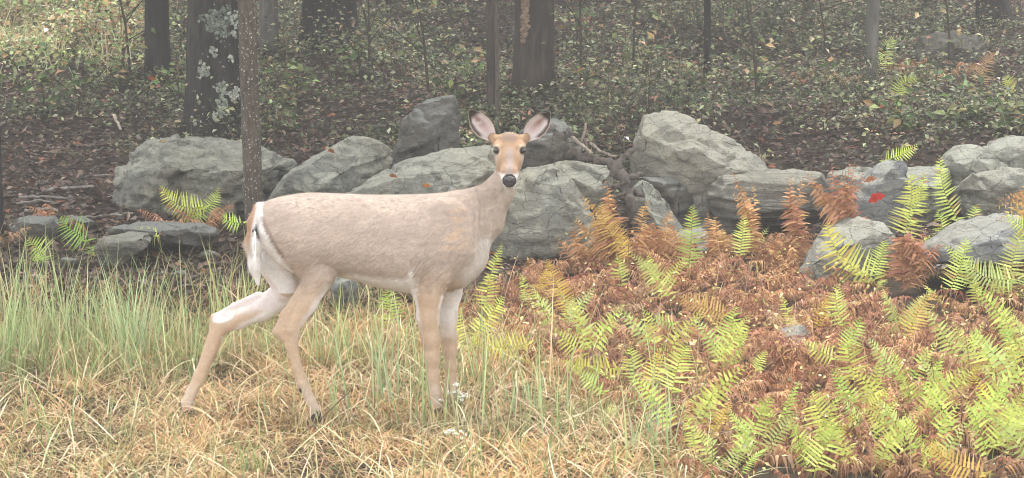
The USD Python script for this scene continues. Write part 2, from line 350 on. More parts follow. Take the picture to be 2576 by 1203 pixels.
# hind quarter and legs: near pair is the right side
chain([(718, 560, .076), (750, 625, .080), (792, 678, .058), (806, 698, .050)], -0.062, .035, .75)
chain([(806, 695, .054), (768, 762, .045), (731, 824, .034)], -0.085, .018, .8)
chain([(760, 728, .020), (735, 762, .013), (714, 790, .012), (697, 834, .017), (712, 850, .016)], -0.085, .014, .8)
chain([(731, 828, .034), (733, 868, .0255), (746, 922, .0195), (762, 962, .0225), (781, 1008, .0185), (795, 1038, .022)], -0.085, .010, .85)
chain([(706, 575, .070), (700, 660, .070), (720, 722, .056)], 0.05, .04, .7)
chain([(728, 730, .058), (662, 776, .046), (604, 800, .039), (557, 822, .032)], 0.085, .018, .8)
chain([(650, 745, .018), (590, 770, .012), (541, 801, .017), (538, 822, .018)], 0.085, .014, .8)
chain([(553, 818, .036), (531, 878, .0265), (504, 944, .0245), (481, 989, .021), (471, 1016, .024), (470, 1044, .020)], 0.085, .012, .85)
# shoulder, fore legs
chain([(1120, 545, .07), (1132, 615, .088), (1098, 680, .068)], -0.074, .03, .6)
chain([(1120, 560, .07), (1132, 620, .085), (1110, 690, .06)], 0.06, .035, .6)
chain([(1092, 690, .066), (1078, 735, .056), (1077, 800, .042), (1084, 852, .034), (1087, 900, .0265), (1089, 950, .0225), (1093, 985, .0225), (1096, 1010, .020), (1098, 1035, .022)], -0.075, .025, .8)
chain([(1130, 700, .055), (1133, 735, .043), (1127, 800, .033), (1130, 850, .029), (1131, 882, .0245), (1134, 920, .020), (1135, 960, .020), (1137, 985, .0205), (1139, 1008, .021)], 0.075, .025, .85)
# brisket, chest, neck
chain([(1146, 664, .082), (1178, 648, .068)], 0, .035, .95)
chain([(1176, 604, .088), (1223, 556, .066), (1260, 486, .046), (1274, 425, .040)], 0, .03, .9, dy=[0, .015, .03, .045])
chain([(1150, 520, .042), (1206, 506, .042), (1244, 470, .034)], 0, .045, .7, dy=[0, .02, .04])
# head, turned to the viewer: the muzzle comes forward and down
HY = float(Yc(1281)) + 0.055
def H(px, py, dy): return at(px, py, HY + dy)
capsule(H(1281, 364, .0), H(1281, 402, -.06), .050, .041, .022, xs=1.17)
capsule(H(1281, 402, -.06), H(1281, 438, -.135), .040, .030, .02, xs=1.02)
capsule(H(1281, 438, -.135), H(1281.5, 456, -.160), .030, .0255, .015, xs=1.08)
capsule(H(1266, 398, -.01), H(1271, 425, -.06), .034, .027, .02)
capsule(H(1296, 398, -.01), H(1291, 425, -.06), .034, .027, .02)
capsule(H(1281.5, 440, -.06), H(1282, 466, -.138), .030, .021, .014, xs=1.15)
for sx, ex in ((-1, 1247), (1, 1316)):
    capsule(H(ex - sx * 4, 366, -.035), H(ex - sx * 8, 372, -.055), .0175, .015, .010)
    capsule(H(1281 + sx * 35, 352, .01), H(1281 + sx * 42, 345, .015), .020, .017, .018)
# tail hanging behind the rump
chain([(652, 522, .018), (642, 560, .025), (637, 615, .030), (642, 670, .024), (649, 712, .009)], 0.0, .03, .8, dy=[-.01, -.02, -.03, -.03, -.03])

def surface_nets(D):
    s = D < 0
    nx, ny, nz = D.shape
    c = np.zeros((nx - 1, ny - 1, nz - 1), np.int8)
    for i, j, k in np.ndindex(2, 2, 2): c += s[i:nx - 1 + i, j:ny - 1 + j, k:nz - 1 + k]
    cells = np.argwhere((c > 0) & (c < 8))
    num = np.full(c.shape, -1, np.int64); num[tuple(cells.T)] = np.arange(len(cells))
    acc, cnt = np.zeros((len(cells), 3)), np.zeros(len(cells))
    corner = list(np.ndindex(2, 2, 2))
    for a_ in corner:
        for ax in range(3):
            if a_[ax]: continue
            b_ = list(a_); b_[ax] = 1
            va = D[tuple((cells + a_).T)]; vb = D[tuple((cells + b_).T)]
            m = (va < 0) != (vb < 0)
            t = np.where(m, va / np.where(m, va - vb, 1), 0)
            p = np.array(a_, float)[None] + 0 * acc; p[:, ax] += t
            acc[m] += p[m]; cnt[m] += 1
    V = cells + acc / cnt[:, None]
    F = []
    for ax in range(3):
        o = [0, 1, 2]; o.remove(ax); u, w = o
        sl0 = [slice(None)] * 3; sl1 = [slice(None)] * 3; sl0[ax] = slice(0, -1); sl1[ax] = slice(1, None)
        e = np.argwhere(s[tuple(sl0)] != s[tuple(sl1)])
        e = e[(e[:, u] > 0) & (e[:, w] > 0) & (e[:, u] < D.shape[u] - 1) & (e[:, w] < D.shape[w] - 1)]
        q = []
        for du, dw in ((-1, -1), (0, -1), (0, 0), (-1, 0)):
            cc = e.copy(); cc[:, u] += du; cc[:, w] += dw; q.append(num[tuple(cc.T)])
        q = np.stack(q, 1)
        flip = s[tuple(e.T)] if ax != 1 else ~s[tuple(e.T)]
        q[~flip] = q[~flip][:, ::-1]
        F += [q[:, [0, 1, 2]], q[:, [0, 2, 3]]]
    return V, np.vstack(F)
dv, df = surface_nets(D)
dv = lo_ + dv * CELL
tm = trimesh.Trimesh(dv, df, process=False)
trimesh.smoothing.filter_taubin(tm, 0.5, 0.53, iterations=6)
if tm.volume < 0: tm.invert()
dv, df = np.array(tm.vertices), np.array(tm.faces)
# ears: cupped leaves of real thickness, joined to the head
def ear(base, tip, wide_in, wide_out, cup, twist):
    nu, nv = 26, 15
    base, tip = np.asarray(base), np.asarray(tip)
    ax = tip - base; L = np.linalg.norm(ax); ax /= L
    view = np.array([0.0, -1.0, 0.15]) + twist; view -= ax * (view @ ax); view /= np.linalg.norm(view)
    side = np.cross(ax, view)
    if side[0] < 0: side = -side
    pts = []
    for layer in (0, 1):
        for i in range(nu):
            u = i / (nu - 1)
            prof = (np.interp(u, [0, .12, .3, .5, .68, .84, .94, 1.0], [.34, .58, .92, 1.0, .86, .54, .24, .03]))
            for j in range(nv):
                t = j / (nv - 1) * 2 - 1
                w = (wide_out if t > 0 else wide_in) * prof
                dep = -cup * (1 - abs(t) ** 2.2) * (prof ** 0.8) * (1 - 0.5 * u) + 0.012 * u ** 2
                th = 0.005 * (1 - 0.75 * abs(t) ** 3) * (1 - .6 * u ** 3)
                p = base + ax * (u * L) + side * (t * w) + view * (dep - layer * th * 2)
                pts.append(p)
    V = np.array(pts); F = []
    g = lambda l, i, j: (l * nu + i) * nv + j
    for i in range(nu - 1):
        for j in range(nv - 1):
            F += [[g(0, i, j), g(0, i + 1, j), g(0, i + 1, j + 1)], [g(0, i, j), g(0, i + 1, j + 1), g(0, i, j + 1)]]
            F += [[g(1, i, j), g(1, i + 1, j + 1), g(1, i + 1, j)], [g(1, i, j), g(1, i, j + 1), g(1, i + 1, j + 1)]]
    for i in range(nu - 1):
        for j in (0, nv - 1):
            q = [g(0, i, j), g(0, i + 1, j), g(1, i + 1, j), g(1, i, j)]
            if j == 0: q = q[::-1]
            F += [[q[0], q[1], q[2]], [q[0], q[2], q[3]]]
    for j in range(nv - 1):
        for i in (0, nu - 1):
            q = [g(0, i, j), g(0, i, j + 1), g(1, i, j + 1), g(1, i, j)]
            if i == nu - 1: q = q[::-1]
            F += [[q[0], q[1], q[2]], [q[0], q[2], q[3]]]
    F = np.array(F)
    m = trimesh.Trimesh(V, F, process=False)
    if m.volume < 0: F = F[:, ::-1]
    inner = np.zeros(len(V)); inner[:nu * nv] = 1
    uu = np.tile(np.repeat(np.linspace(0, 1, nu), nv), 2); vv = np.tile(np.linspace(-1, 1, nv), 2 * nu)
    return V, F, inner, uu, vv
earL = ear(H(1243, 352, .012), H(1181, 275, .02), .045, .039, .032, np.array([-.25, 0, 0]))
earR = ear(H(1319, 352, .012), H(1384, 281, .02), .039, .045, .032, np.array([.25, 0, 0]))

def deer_colour(V, N):
    qx, qy = to_q(V)
    off = V[:, 1] - Yc(qx)
    n1 = meshkit.fbm(V * np.array([9, 9, 9]), 3, 11); n2 = meshkit.fbm(V * np.array([28, 28, 55]), 3, 12); n3 = meshkit.fbm(V * np.array([60, 60, 110]), 2, 13)
    j = (n1 - .5) * 60 + (n2 - .5) * 26                                     # wobble of the borders
    coat = np.array([.445, .365, .312]); warm = np.array([.51, .40, .32]); orange = np.array([.52, .33, .185]); white = np.array([.74, .715, .70]); grey = np.array([.36, .30, .26]); tan = np.array([.50, .37, .26])
    big_ = meshkit.fbm(V * np.array([3.5, 3.5, 5]) + 4, 2, 15)
    C = coat[None] * (0.74 + 0.28 * n1 + 0.24 * big_ + 0.26 * (n2 - .5))[:, None]
    def put(col, w):
        nonlocal C
        w = np.clip(w, 0, 1)[:, None]; C = C * (1 - w) + np.asarray(col)[None] * (0.92 + 0.16 * n3)[:, None] * w
    put(grey, 0.5 * ss(40, 0, qy - np.interp(qx, [640, 760, 1180, 1215], [530, 488, 486, 470])) * (qx < 1215))
    put(warm, .55 * ss(.55, .8, n2) )
    # autumn moult: the last red summer hair over the shoulder
    sh = np.exp(-((qx - 1150) / 34) ** 2 - ((qy - 580) / 70) ** 2)
    put([.62, .42, .27], sh * ss(.42, .72, n2 + .25 * (n3 - .5)) * .62)
    # belly
    body = (qx > 845) & (qx < 1240)
    put(white, ss(-6, 7, qy - np.interp(qx, [850, 880, 950, 1040], [692, 690, 701, 700]) + j * .16) * (qx > 846) * (qx < 1055) * (qy < 745) * .92)
    put([.60, .56, .53], ss(1165, 1215, qx + .45 * (qy - 640) + j * .4) * (qy > 590) * (qy < 745) * (qx > 1100) * .75)
    # legs
    leg_h = ss(640, 800, qy + j * .5) * (qx < 850)
    put(tan, leg_h * .9)
    leg_f = ss(650, 780, qy + j * .5) * (qx > 1030) * (qx < 1165)
    put([.47, .345, .245], leg_f * .9)
    # white of the rump, the inner thigh and the front of the near gaskin
    rear = np.interp(qy, [515, 530, 547, 617, 654, 681, 711, 752], [645, 648, 652, 686, 712, 735, 741, 738])
    inner = (off > -0.015) & (qx < 850)
    put(white, ss(6, -5, qx - rear + j * .05) * ((qy < 738) | (off > .03)) * (qy < 765) * (qy > 512) * (qx > 560))
    far_h = (off > 0.02) & (qx < 760) & (qy > 585)
    put([.68, .61, .60], far_h * ss(800, 770, qy + 0.35 * (qx - 640) * 0 + j * .2))
    lowedge = np.interp(qx, [540, 565, 600, 660, 735], [870, 862, 834, 800, 765])
    put(white, far_h * ss(-22, -8, qy - lowedge) * (qx > 556) * .9)
    put([.70, .64, .62], far_h * np.exp(-((qy - np.interp(qx, [540, 640, 740], [806, 765, 728])) / 13) ** 2) * ss(548, 560, qx) * .75)
    put(white * .98, far_h * ss(1.25, .7, ((qx - 566 + j * .35) / 31) ** 2 + ((qy - 797 + .22 * (qx - 566) + j * .2) / 15) ** 2))
    front = np.interp(qy, [690, 735, 790, 830, 857], [850, 827, 792, 770, 760])
    put(white, (off < .02) * (qx < 860) * ss(-32, -8, qx - front + j * .2) * ss(706, 730, qy) * ss(868, 810, qy) * .8)
    put([.66, .60, .57], (off > .0) * (qx > 740) * (qx < 850) * (qy > 690) * (qy < 840))
    # near fore leg: pale line behind; far fore leg: pale inside
    back = np.interp(qy, [660, 690, 740, 800, 850, 900], [1040, 1034, 1040, 1049, 1061, 1068])
    put(white, (off < 0) * ss(11, 2, np.abs(qx - back) + j * .08) * ss(668, 690, qy) * ss(850, 770, qy) * (qx < 1075) * .9)
    fr = np.interp(qy, [725, 760, 800, 850], [1118, 1112, 1106, 1106])
    put(white, (off < -.02) * ss(10, 2, np.abs(qx - fr) + j * .06) * ss(735, 750, qy) * ss(845, 790, qy) * .6)
    put([.66, .62, .60], (off > .03) * (qx > 1095) * (qx < 1165) * (qy > 725) * ss(865, 800, qy + j * .4))
    put([.60, .54, .50], ss(945, 990, qy) * .35)
    # darker front of the cannon bones and the bare joints
    put([.33, .235, .165], (qx < 850) * (off < .0) * np.exp(-((qy - 846) / 20) ** 2) * ss(.35, .7, n1) * .7)
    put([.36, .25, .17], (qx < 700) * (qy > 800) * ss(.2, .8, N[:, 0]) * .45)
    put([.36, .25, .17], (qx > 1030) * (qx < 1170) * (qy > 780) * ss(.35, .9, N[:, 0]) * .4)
    put([.34, .25, .19], (qx > 1030) * (qx < 1170) * np.exp(-((qy - 852) / 12) ** 2) * ss(.4, .7, n2) * .5)
    # tail: brown outside, white underside facing the thigh, dark fringe
    tail = (qx < 662) & (qy > 505) & (qy < 726) & (qx > 596)
    tcx = np.interp(qy, [520, 560, 615, 670, 712], [649, 640, 635, 641, 648])
    tl = tail & (off < .045) & (qx < tcx + 32)
    put([.44, .285, .185], tl * ss(2, -9, qx - tcx + j * .15) * ss(660, 590, qy))
    put(white, tl * ss(-8, 2, qx - tcx + j * .12))
    put([.05, .04, .035], tail * np.exp(-((qx - np.interp(qy, [560, 600], [645, 650])) / 3.5) ** 2) * (qy > 562) * (qy < 602) * .85)
    put([.05, .045, .04], tl * ss(-14, -19, qx - tcx) * ss(625, 655, qy) * ss(700, 685, qy) * .8)
    # dark seam along the back of the near thigh
    put([.16, .11, .08], (off < 0.02) * np.exp(-((qx - rear - 7 + j * .05) / 5) ** 2) * (qy > 545) * (qy < 650) * .6)
    # ---- head
    hd = ss(.008, -.008, V[:, 1] - HY - np.interp(qy, [330, 400, 422, 440, 460, 482], [.06, .05, -.005, -.062, -.088, -.10]) + (n2 - .5) * .02) * (qy < 484) * (qx > 1228) * (qx < 1336)
    put([.33, .215, .135], hd)
    ax_ = np.abs(qx - 1281.5)
    put([.23, .17, .135], hd * ss(26, 12, ax_ + j * .12) * ss(326, 334, qy) * ss(366, 350, qy + j * .15) * .9)
    put([.285, .235, .215], hd * ss(14, 7, ax_ + j * .05) * ss(362, 385, qy) * ss(452, 440, qy) * .85)
    put([.37, .245, .155], hd * ss(13, 18, ax_) * ss(28, 22, ax_) * ss(385, 395, qy) * ss(432, 420, qy) * .5)
    for ex in (1247, 1316):
        rr_ = np.hypot((qx - ex) / 1.0, (qy - 379) / 1.15)
        put([.50, .39, .29], hd * ss(17, 12, rr_) * .85)
        put([.50, .39, .30], hd * np.exp(-((qx - ex - np.sign(1281 - ex) * 2) / 7) ** 2 - ((qy - 398) / 10) ** 2) * .8)
        put([.06, .045, .04], hd * ss(10, 7.5, rr_))
    put(white * .97, hd * ss(436, 447, qy + .012 * np.minimum(ax_, 24) ** 2 + j * .03) * ss(34, 27, ax_))
    put([.62, .45, .32], hd * ss(432, 440, qy) * ss(452, 446, qy) * ss(20, 26, ax_) * .5)
    nose = ((ax_ / 18) ** 2 * (1 + .25 * ss(462, 470, qy)) + ((qy - 455) / 17.0) ** 2)
    put([.035, .028, .030], hd * ss(1.12, .92, nose))
    put([.02, .015, .015], hd * np.exp(-((ax_ - 13) / 4.0) ** 2 - ((qy - 457) / 4.5) ** 2))
    put([.05, .04, .04], hd * np.exp(-((qy - 470) / 1.6) ** 2) * (ax_ < 15) * .6)
    put(white * .95, hd * ss(470, 474, qy) * .9)
    # throat and neck
    nk = (qx > 1205) & (qy > 425) & (qy < 600) & (hd < .5)
    put([.40, .325, .27], nk * .6)
    put([.62, .56, .50], nk * np.exp(-((qx - 1278) / 18) ** 2) * ss(505, 480, qy) * .55)
    return C
def ear_colour(e, flip):
    V, F, inner, u, v = e
    s = v if not flip else -v                       # s > 0: outer edge
    n2 = meshkit.fbm(V * 45, 3, 21)
    C = np.tile([.36, .27, .20], (len(V), 1))
    w = inner[:, None]
    hair = np.array([.62, .56, .55])[None] * (.78 + .44 * n2)[:, None]
    core = np.exp(-((v + .05) / .38) ** 2 - ((u - .62) / .26) ** 2) * ss(.35, .6, n2 + .1)
    hair = hair * (1 - .9 * core[:, None]) + np.array([.24, .115, .09])[None] * .9 * core[:, None]
    low = np.exp(-((u - .35) / .16) ** 2 - (v / .5) ** 2)
    hair = hair * (1 - .45 * low[:, None]) + np.array([.46, .27, .26])[None] * .45 * low[:, None]
    C = C * (1 - w) + hair * w
    edge = (ss(.60, .78, np.abs(v)) * (s > 0) * ss(.18, .34, u) + ss(.70, .84, u) + .6 * ss(.8, .95, np.abs(v)) * (s < 0) * ss(.55, .7, u)) * inner
    C = C * (1 - np.clip(edge, 0, 1)[:, None]) + np.array([.045, .035, .03])[None] * np.clip(edge, 0, 1)[:, None]
    rim = (np.abs(v) > .985) | (u > .985)
    C[rim] = [.48, .38, .30]
    out = (inner < .5) & (u > .55) & (np.abs(v) < .98)
    C[out] = C[out] * .45
    return C
dn = normals_of(dv, df)
dc = deer_colour(dv, dn)
allv, allf, allc = cat_meshes([(dv, df, dc), (earL[0], earL[1], ear_colour(earL, True)), (earR[0], earR[1], ear_colour(earR, False))])
DL = np.array([-0.45, 10.0, 0.0])
deer = thing('deer', 'tan white-bellied doe standing in dry grass, looking straight at the viewer', 'deer', DL)
flat_mat('nose_skin', (0.035, 0.030, 0.032), 0.32, 0.6)
mesh('body', allv - DL, allf, 'fur', deer, allc)
for ex in (1248.0, 1315.5):
    s_ = 1 if ex > 1281 else -1
    c0 = H(ex - s_ * 1.5, 379.5, -.0)
    # push the eyeball until it just stands out of the socket
    g = dv[(np.abs(to_q(dv)[0] - ex) < 3) & (np.abs(to_q(dv)[1] - 379.5) < 3)]
    fy = g[:, 1].min() if len(g) else HY - .05
    c0 = at(ex, 379.5, fy + .0085)
    m = trimesh.creation.icosphere(3, .0128); m.vertices *= [0.92, 1, 0.95]
    mesh('eye', m.vertices + c0 - DL, m.faces, 'eye_gloss', deer)
# the wet nose pad
nf = dv[(np.abs(to_q(dv)[0] - 1281.5) < 4) & (np.abs(to_q(dv)[1] - 452) < 4)][:, 1].min()
NC = at(1281.5, 455, nf + .004)
NM = manifold3d.Manifold.batch_hull([manifold3d.Manifold.sphere(r, 24).translate(p) for r, p in ((.0085, (-.0185, .004, .010)), (.0085, (.0185, .004, .010)), (.0075, (-.0165, .001, -.004)), (.0075, (.0165, .001, -.004)), (.008, (-.007, -.001, -.016)), (.008, (.007, -.001, -.016)), (.009, (0, -.004, .002)), (.006, (0, .002, .016)))]).refine_to_length(.004)
for sx in (-1, 1): NM = NM - manifold3d.Manifold.sphere(.0048, 16).scale((1.25, 1.4, .8)).translate((sx * .0135, -.0095, -.003))
nm_ = NM.to_mesh(); mesh('nose', np.array(nm_.vert_properties[:, :3]) * .80 + NC - DL, np.array(nm_.tri_verts), 'nose_skin', deer)
def hoof(px, py, off, s=1.0, tilt=0.0):
    parts = []
    c0 = at(px, py, Yc(px) + off)
    for sd in (-1, 1):
        M = manifold3d.Manifold.batch_hull([manifold3d.Manifold.sphere(r, 10).translate(p) for r, p in ((.011, (0, sd * .011, .030)), (.012, (-.012, sd * .011, .004)), (.011, (.022, sd * .011, .004)), (.005, (.042, sd * .009, -.004)), (.009, (.015, sd * .010, .026)))])
        mm = M.to_mesh(); parts.append((np.array(mm.vert_properties[:, :3]), np.array(mm.tri_verts)))
    V, F, _ = cat_meshes(parts)
    return V * s + c0, F
for px, py, off in ((797, 1054, -.085), (471, 1052, .085), (1099, 1048, -.075), (1140, 1022, .075)):
    V, F = hoof(px, py, off)
    mesh('hoof', V - DL, F, 'hoof_horn', deer, smooth=False)
for px, py, off in ((757, 980, -.085), (455, 1020, .085), (1083, 1000, -.075), (1126, 1000, .075)):
    m = trimesh.creation.icosphere(2, .009); m.vertices *= [.8, 1.3, 1.5]
    mesh('dewclaw', m.vertices + at(px, py, Yc(px) + off) - DL, m.faces, 'hoof_horn', deer)
# short hair lying along the body, one part
rg = np.random.default_rng(31)
fn_ = np.cross(dv[df[:, 1]] - dv[df[:, 0]], dv[df[:, 2]] - dv[df[:, 0]]); ar = np.linalg.norm(fn_, axis=1) / 2; fn_ /= np.maximum(2 * ar[:, None], 1e-12)
NH = 85000
fi = rg.choice(len(df), NH, p=ar / ar.sum()); bc = rg.dirichlet([1, 1, 1], NH)
hp = (dv[df[fi]] * bc[:, :, None]).sum(1); hn = fn_[fi]; hc = (dc[df[fi]] * bc[:, :, None]).sum(1)
qx, qy = to_q(hp)
flow = np.tile([-.85, 0, -.45], (NH, 1))
legm = ((qy > 740) | ((qx < 760) & (qy > 680)))
flow[legm] = [-.15, 0, -1]
hm = (qy < 470) & (qx > 1230) & (hp[:, 1] < HY + .05)
flow[hm] = np.stack([np.sign(qx[hm] - 1281) * .25, 0 * qx[hm] + .5, 0 * qx[hm] + .8], -1)
nm = (qx > 1200) & (qy > 440) & (qy < 650) & ~hm
flow[nm] = [-.45, .05, -.9]
tm_ = (qx < 655) & (qy < 730) & (qy > 505)
flow[tm_] = [-.2, 0, -1]
flow += rg.normal(0, .22, (NH, 3))
flow -= hn * (flow * hn).sum(1, keepdims=True); flow /= np.maximum(np.linalg.norm(flow, axis=1, keepdims=True), 1e-9)
ln = np.where(hm, .005, np.where(legm, .007, .012)) * rg.uniform(.6, 1.4, NH); ln[tm_] *= 1.3
lift = np.where(hm, .25, .30) * rg.uniform(.5, 1.3, NH)
keep = ~(((np.hypot(qx - 1247, qy - 379) < 13) | (np.hypot(qx - 1316, qy - 379) < 13) | (np.hypot((qx - 1281.5) * .85, qy - 455) < 19)) & hm)
d_ = flow + hn * lift[:, None]
sd = np.cross(flow, hn)
wd = np.where(hm | legm, .0007, .0011)
tri = np.stack([hp + sd * wd[:, None] - hn * .001, hp - sd * wd[:, None] - hn * .001, hp + d_ * ln[:, None]], 1)[keep]
hc = np.clip(hc * np.exp(rg.normal(0, .08, (NH, 1))), 0, 1)[keep]
nk_ = keep.sum()
tag(mesh('fur', tri.reshape(-1, 3) - DL, np.arange(nk_ * 3).reshape(-1, 3), 'fur_strand', deer, np.repeat(hc, 3, 0), smooth=False), kind='stuff')
# ------------------------------------------------------------------ trees: trunk, limbs and a crown above the frame
def trunk_mesh(path, radii, flare=0.0, sides=28, ridge=0.05, seed=0, lobes=5):
    path = np.asarray(path, float)
    s = np.linspace(0, 1, len(path)); n = max(24, int(np.linalg.norm(path[-1] - path[0]) / 0.09))
    u = np.concatenate([np.linspace(0, .25, int(n * .55)), np.linspace(.25, 1, int(n * .45))[1:]])
    P = np.stack([np.interp(u, s, path[:, k]) for k in range(3)], 1); r = np.interp(u, s, radii)
    ang = np.arange(sides) / sides * 2 * np.pi
    V = []
    for i in range(len(P)):
        h = P[i, 2] - P[0, 2]
        fl = 1 + flare * np.exp(-h / 0.28) * (1 + 0.45 * np.cos(lobes * ang + seed))
        p = np.stack([np.cos(ang) * 3 + seed, np.sin(ang) * 3, 0 * ang + h * 1.1], 1)
        rr = r[i] * fl * (1 + ridge * (meshkit.fbm(p * np.array([2.6, 2.6, 1.2]), 3, seed) - .5) * 2 + .06 * (meshkit.noise(np.stack([np.cos(ang), np.sin(ang), 0 * ang + h * .8], 1) + seed, seed + 1) - .5))
        V.append(P[i] + np.stack([np.cos(ang) * rr, np.sin(ang) * rr, 0 * ang], 1))
    V = np.vstack(V); F = []
    for i in range(len(P) - 1):
        k = np.arange(sides); q = (k + 1) % sides
        F.append(np.stack([i * sides + k, i * sides + q, (i + 1) * sides + q], 1)); F.append(np.stack([i * sides + k, (i + 1) * sides + q, (i + 1) * sides + k], 1))
    return V, np.vstack(F)
LEAFY = [(5, (.07, .10, .025)), (3, (.11, .13, .03)), (2, (.17, .15, .04)), (1, (.20, .11, .035))]
def tree(name, label, base, r0, height, mat, lean=(0, 0), flare=.5, ridge=.05, seed=1, crown=1.6, leaves=1500, r1=.45, group=None, wob=.06):
    rg = np.random.default_rng(seed + 500)
    base = np.asarray(base, float)
    k = 9; hs = np.linspace(-.12, height, k)
    path = np.stack([base[0] + lean[0] * hs + np.cumsum(rg.normal(0, wob, k)) * (hs > .5) * .6, base[1] + lean[1] * hs + np.cumsum(rg.normal(0, wob, k)) * (hs > .5) * .6, base[2] + hs], 1)
    t = thing(name, label, 'tree', base, group=group)
    V, F = trunk_mesh(path, np.linspace(r0, r0 * r1, k), flare, 30 if r0 > .1 else 16, ridge, seed)
    mesh('trunk', V - base, F, mat, t)
    ctr = []
    for i in range(6):
        hh = rg.uniform(.5, .97) * height; p0 = np.array([np.interp(hh, hs, path[:, a]) for a in range(3)])
        az = rg.uniform(0, 6.28); L = crown * rg.uniform(.7, 1.2)
        p1 = p0 + np.array([math.cos(az), math.sin(az), rg.uniform(.25, .8)]) * L
        mid = (p0 + p1) / 2 + [0, 0, -.1 * L]
        tv, tf = tube([p0, mid, p1], [r0 * .28, r0 * .2, r0 * .08], 7)
        mesh('limb', tv - base, tf, mat, t); ctr += [mid, p1]
    ctr.append(path[-1]); ctr = np.array(ctr)
    pos = ctr[rg.integers(0, len(ctr), leaves)] + rg.normal(0, 1, (leaves, 3)) * np.array([.5, .5, .34]) * crown * .8
    pos[:, 2] = np.maximum(pos[:, 2], base[2] + height * .42)
    V, F, C = leaf_quads(pos, rg.normal(0, 1, (leaves, 3)) + [0, 0, -.3], rg.normal(0, .6, (leaves, 3)) + [0, 0, 1], rg.uniform(.14, .3, leaves), rg.uniform(.09, .18, leaves), pick(rg, leaves, LEAFY))
    tag(mesh('crown', V - base, F, 'canopy_leaf', t, C, smooth=False), kind='stuff')
    return t, path, hs
def q_tree(name, label, qx, qy, wq, height, mat, Yforce=None, **kw):
    g = ground_hit(qx, qy) if Yforce is None else at(qx, qy, Yforce)
    g[2] = terrain(g[0], g[1])
    r0 = wq / FQ * np.linalg.norm(g - CAM) / 2
    return tree(name, label, g, r0, height, mat, **kw)
def on_trunk(V, base, qx, qy):
    """The point of the trunk surface (vertices V, world) seen nearest to a picture point."""
    x, y = to_q(V); d = np.hypot(x - qx, y - qy) + 60 * (V[:, 1] - V[:, 1].min())
    return V[np.argmin(d)]

oak, oak_path, oak_h = q_tree('oak_tree', 'thick dark oak trunk with pale lichen patches, right behind the big left boulder', 545, 352, 134, 11.0, 'oak_bark', flare=.5, ridge=.06, seed=3, crown=2.2, leaves=2600, r1=.5, lean=(0.006, 0), wob=.02)
q_tree('oak_tree', 'grey-brown trunk standing alone left of the thick lichened oak', 398, 190, 60, 10.0, 'oak_bark', flare=.3, seed=11, crown=1.6, lean=(.01, 0), wob=.02)
q_tree('oak_tree', 'massive hazy trunk with flared right root, up the slope behind the doe', 832, 128, 128, 12.0, 'oak_bark', flare=.42, ridge=.04, seed=8, crown=2.4, leaves=2400, lean=(-.012, 0), wob=.02)
q_tree('grey_tree', 'pale grey trunk seen just right of the slender brown trunk', 678, 132, 46, 10.0, 'grey_bark', flare=.15, seed=17, crown=1.6, wob=.02)
scar = q_tree('brown_tree', 'wide brown trunk with a long pale scar, behind the ears of the doe', 1344, 222, 100, 10.0, 'dusk_bark', flare=.2, seed=21, crown=1.8, wob=.015)
q_tree('grey_tree', 'thin grey trunk rising left of the ear of the doe', 1236, 285, 22, 8.0, 'dusk_bark', flare=.1, seed=23, crown=1.1, leaves=700, lean=(.004, 0), wob=.01)
q_tree('brown_tree', 'dark pole-like sapling trunk touching the thin grey trunk', 1252, 300, 11, 7.0, 'brown_bark', flare=.1, seed=25, crown=.9, leaves=500, wob=.008)
q_tree('brown_tree', 'thin dark sapling above the large pale slab', 1779, 195, 18, 8.0, 'oak_bark', flare=.1, seed=27, crown=1.1, leaves=700, wob=.01)
q_tree('grey_tree', 'slim grey trunk with a blue-green lichen spot on the right slope', 2186, 250, 34, 9.0, 'grey_bark', flare=.3, seed=29, crown=1.5, wob=.012)
q_tree('oak_tree', 'dark trunk leaning left at the upper right of the slope', 2505, 62, 72, 9.5, 'oak_bark', flare=.5, seed=31, crown=1.9, lean=(-.16, 0), wob=.02)
sl = q_tree('slender_tree', 'slender brown trunk dotted with white specks, in front of the big left boulder', 642, 548, 47, 7.5, 'brown_bark', Yforce=14.0, flare=.06, ridge=.05, seed=41, crown=1.2, leaves=900, r1=.72, lean=(-.014, 0), wob=.006)
q_tree('dark_tree', 'dark trunk cut off by the left edge of the view', 2, 600, 16, 7.0, 'oak_bark', flare=.2, seed=43, crown=1.1, leaves=600, lean=(.002, 0), wob=.004)
for i, (px, py, w, lab) in enumerate([(1120, 30, 30, 'faint far trunk left of the thin grey trunk'), (1590, 20, 34, 'faint far trunk above the large pale wedge boulder'), (2040, 26, 30, 'faint far trunk left of the lichen-spotted trunk'), (220, 6, 34, 'faint far trunk in the bright glade at upper left'), (2330, 10, 26, 'faint far trunk above the hazy rock'), (980, 14, 22, 'faint slim far trunk right of the massive hazy trunk')]):
    q_tree('distant_tree', lab + ', fading into mist', px, py, w, 10.0, 'dusk_bark', flare=.2, seed=60 + i, crown=1.8)
rgt = np.random.default_rng(99)
for i in range(10):  # unseen trees added beyond the crest only to shade the slope
    x, y = rgt.uniform(-9, 9), rgt.uniform(29, 38)
    tree('distant_tree', 'unseen far trunk added beyond the crest to shade the slope', (x, y, terrain(x, y)), rgt.uniform(.1, .24), rgt.uniform(9, 13), 'oak_bark', seed=80 + i, crown=2.2, leaves=1800, group='unseen trunks added to shade the slope')

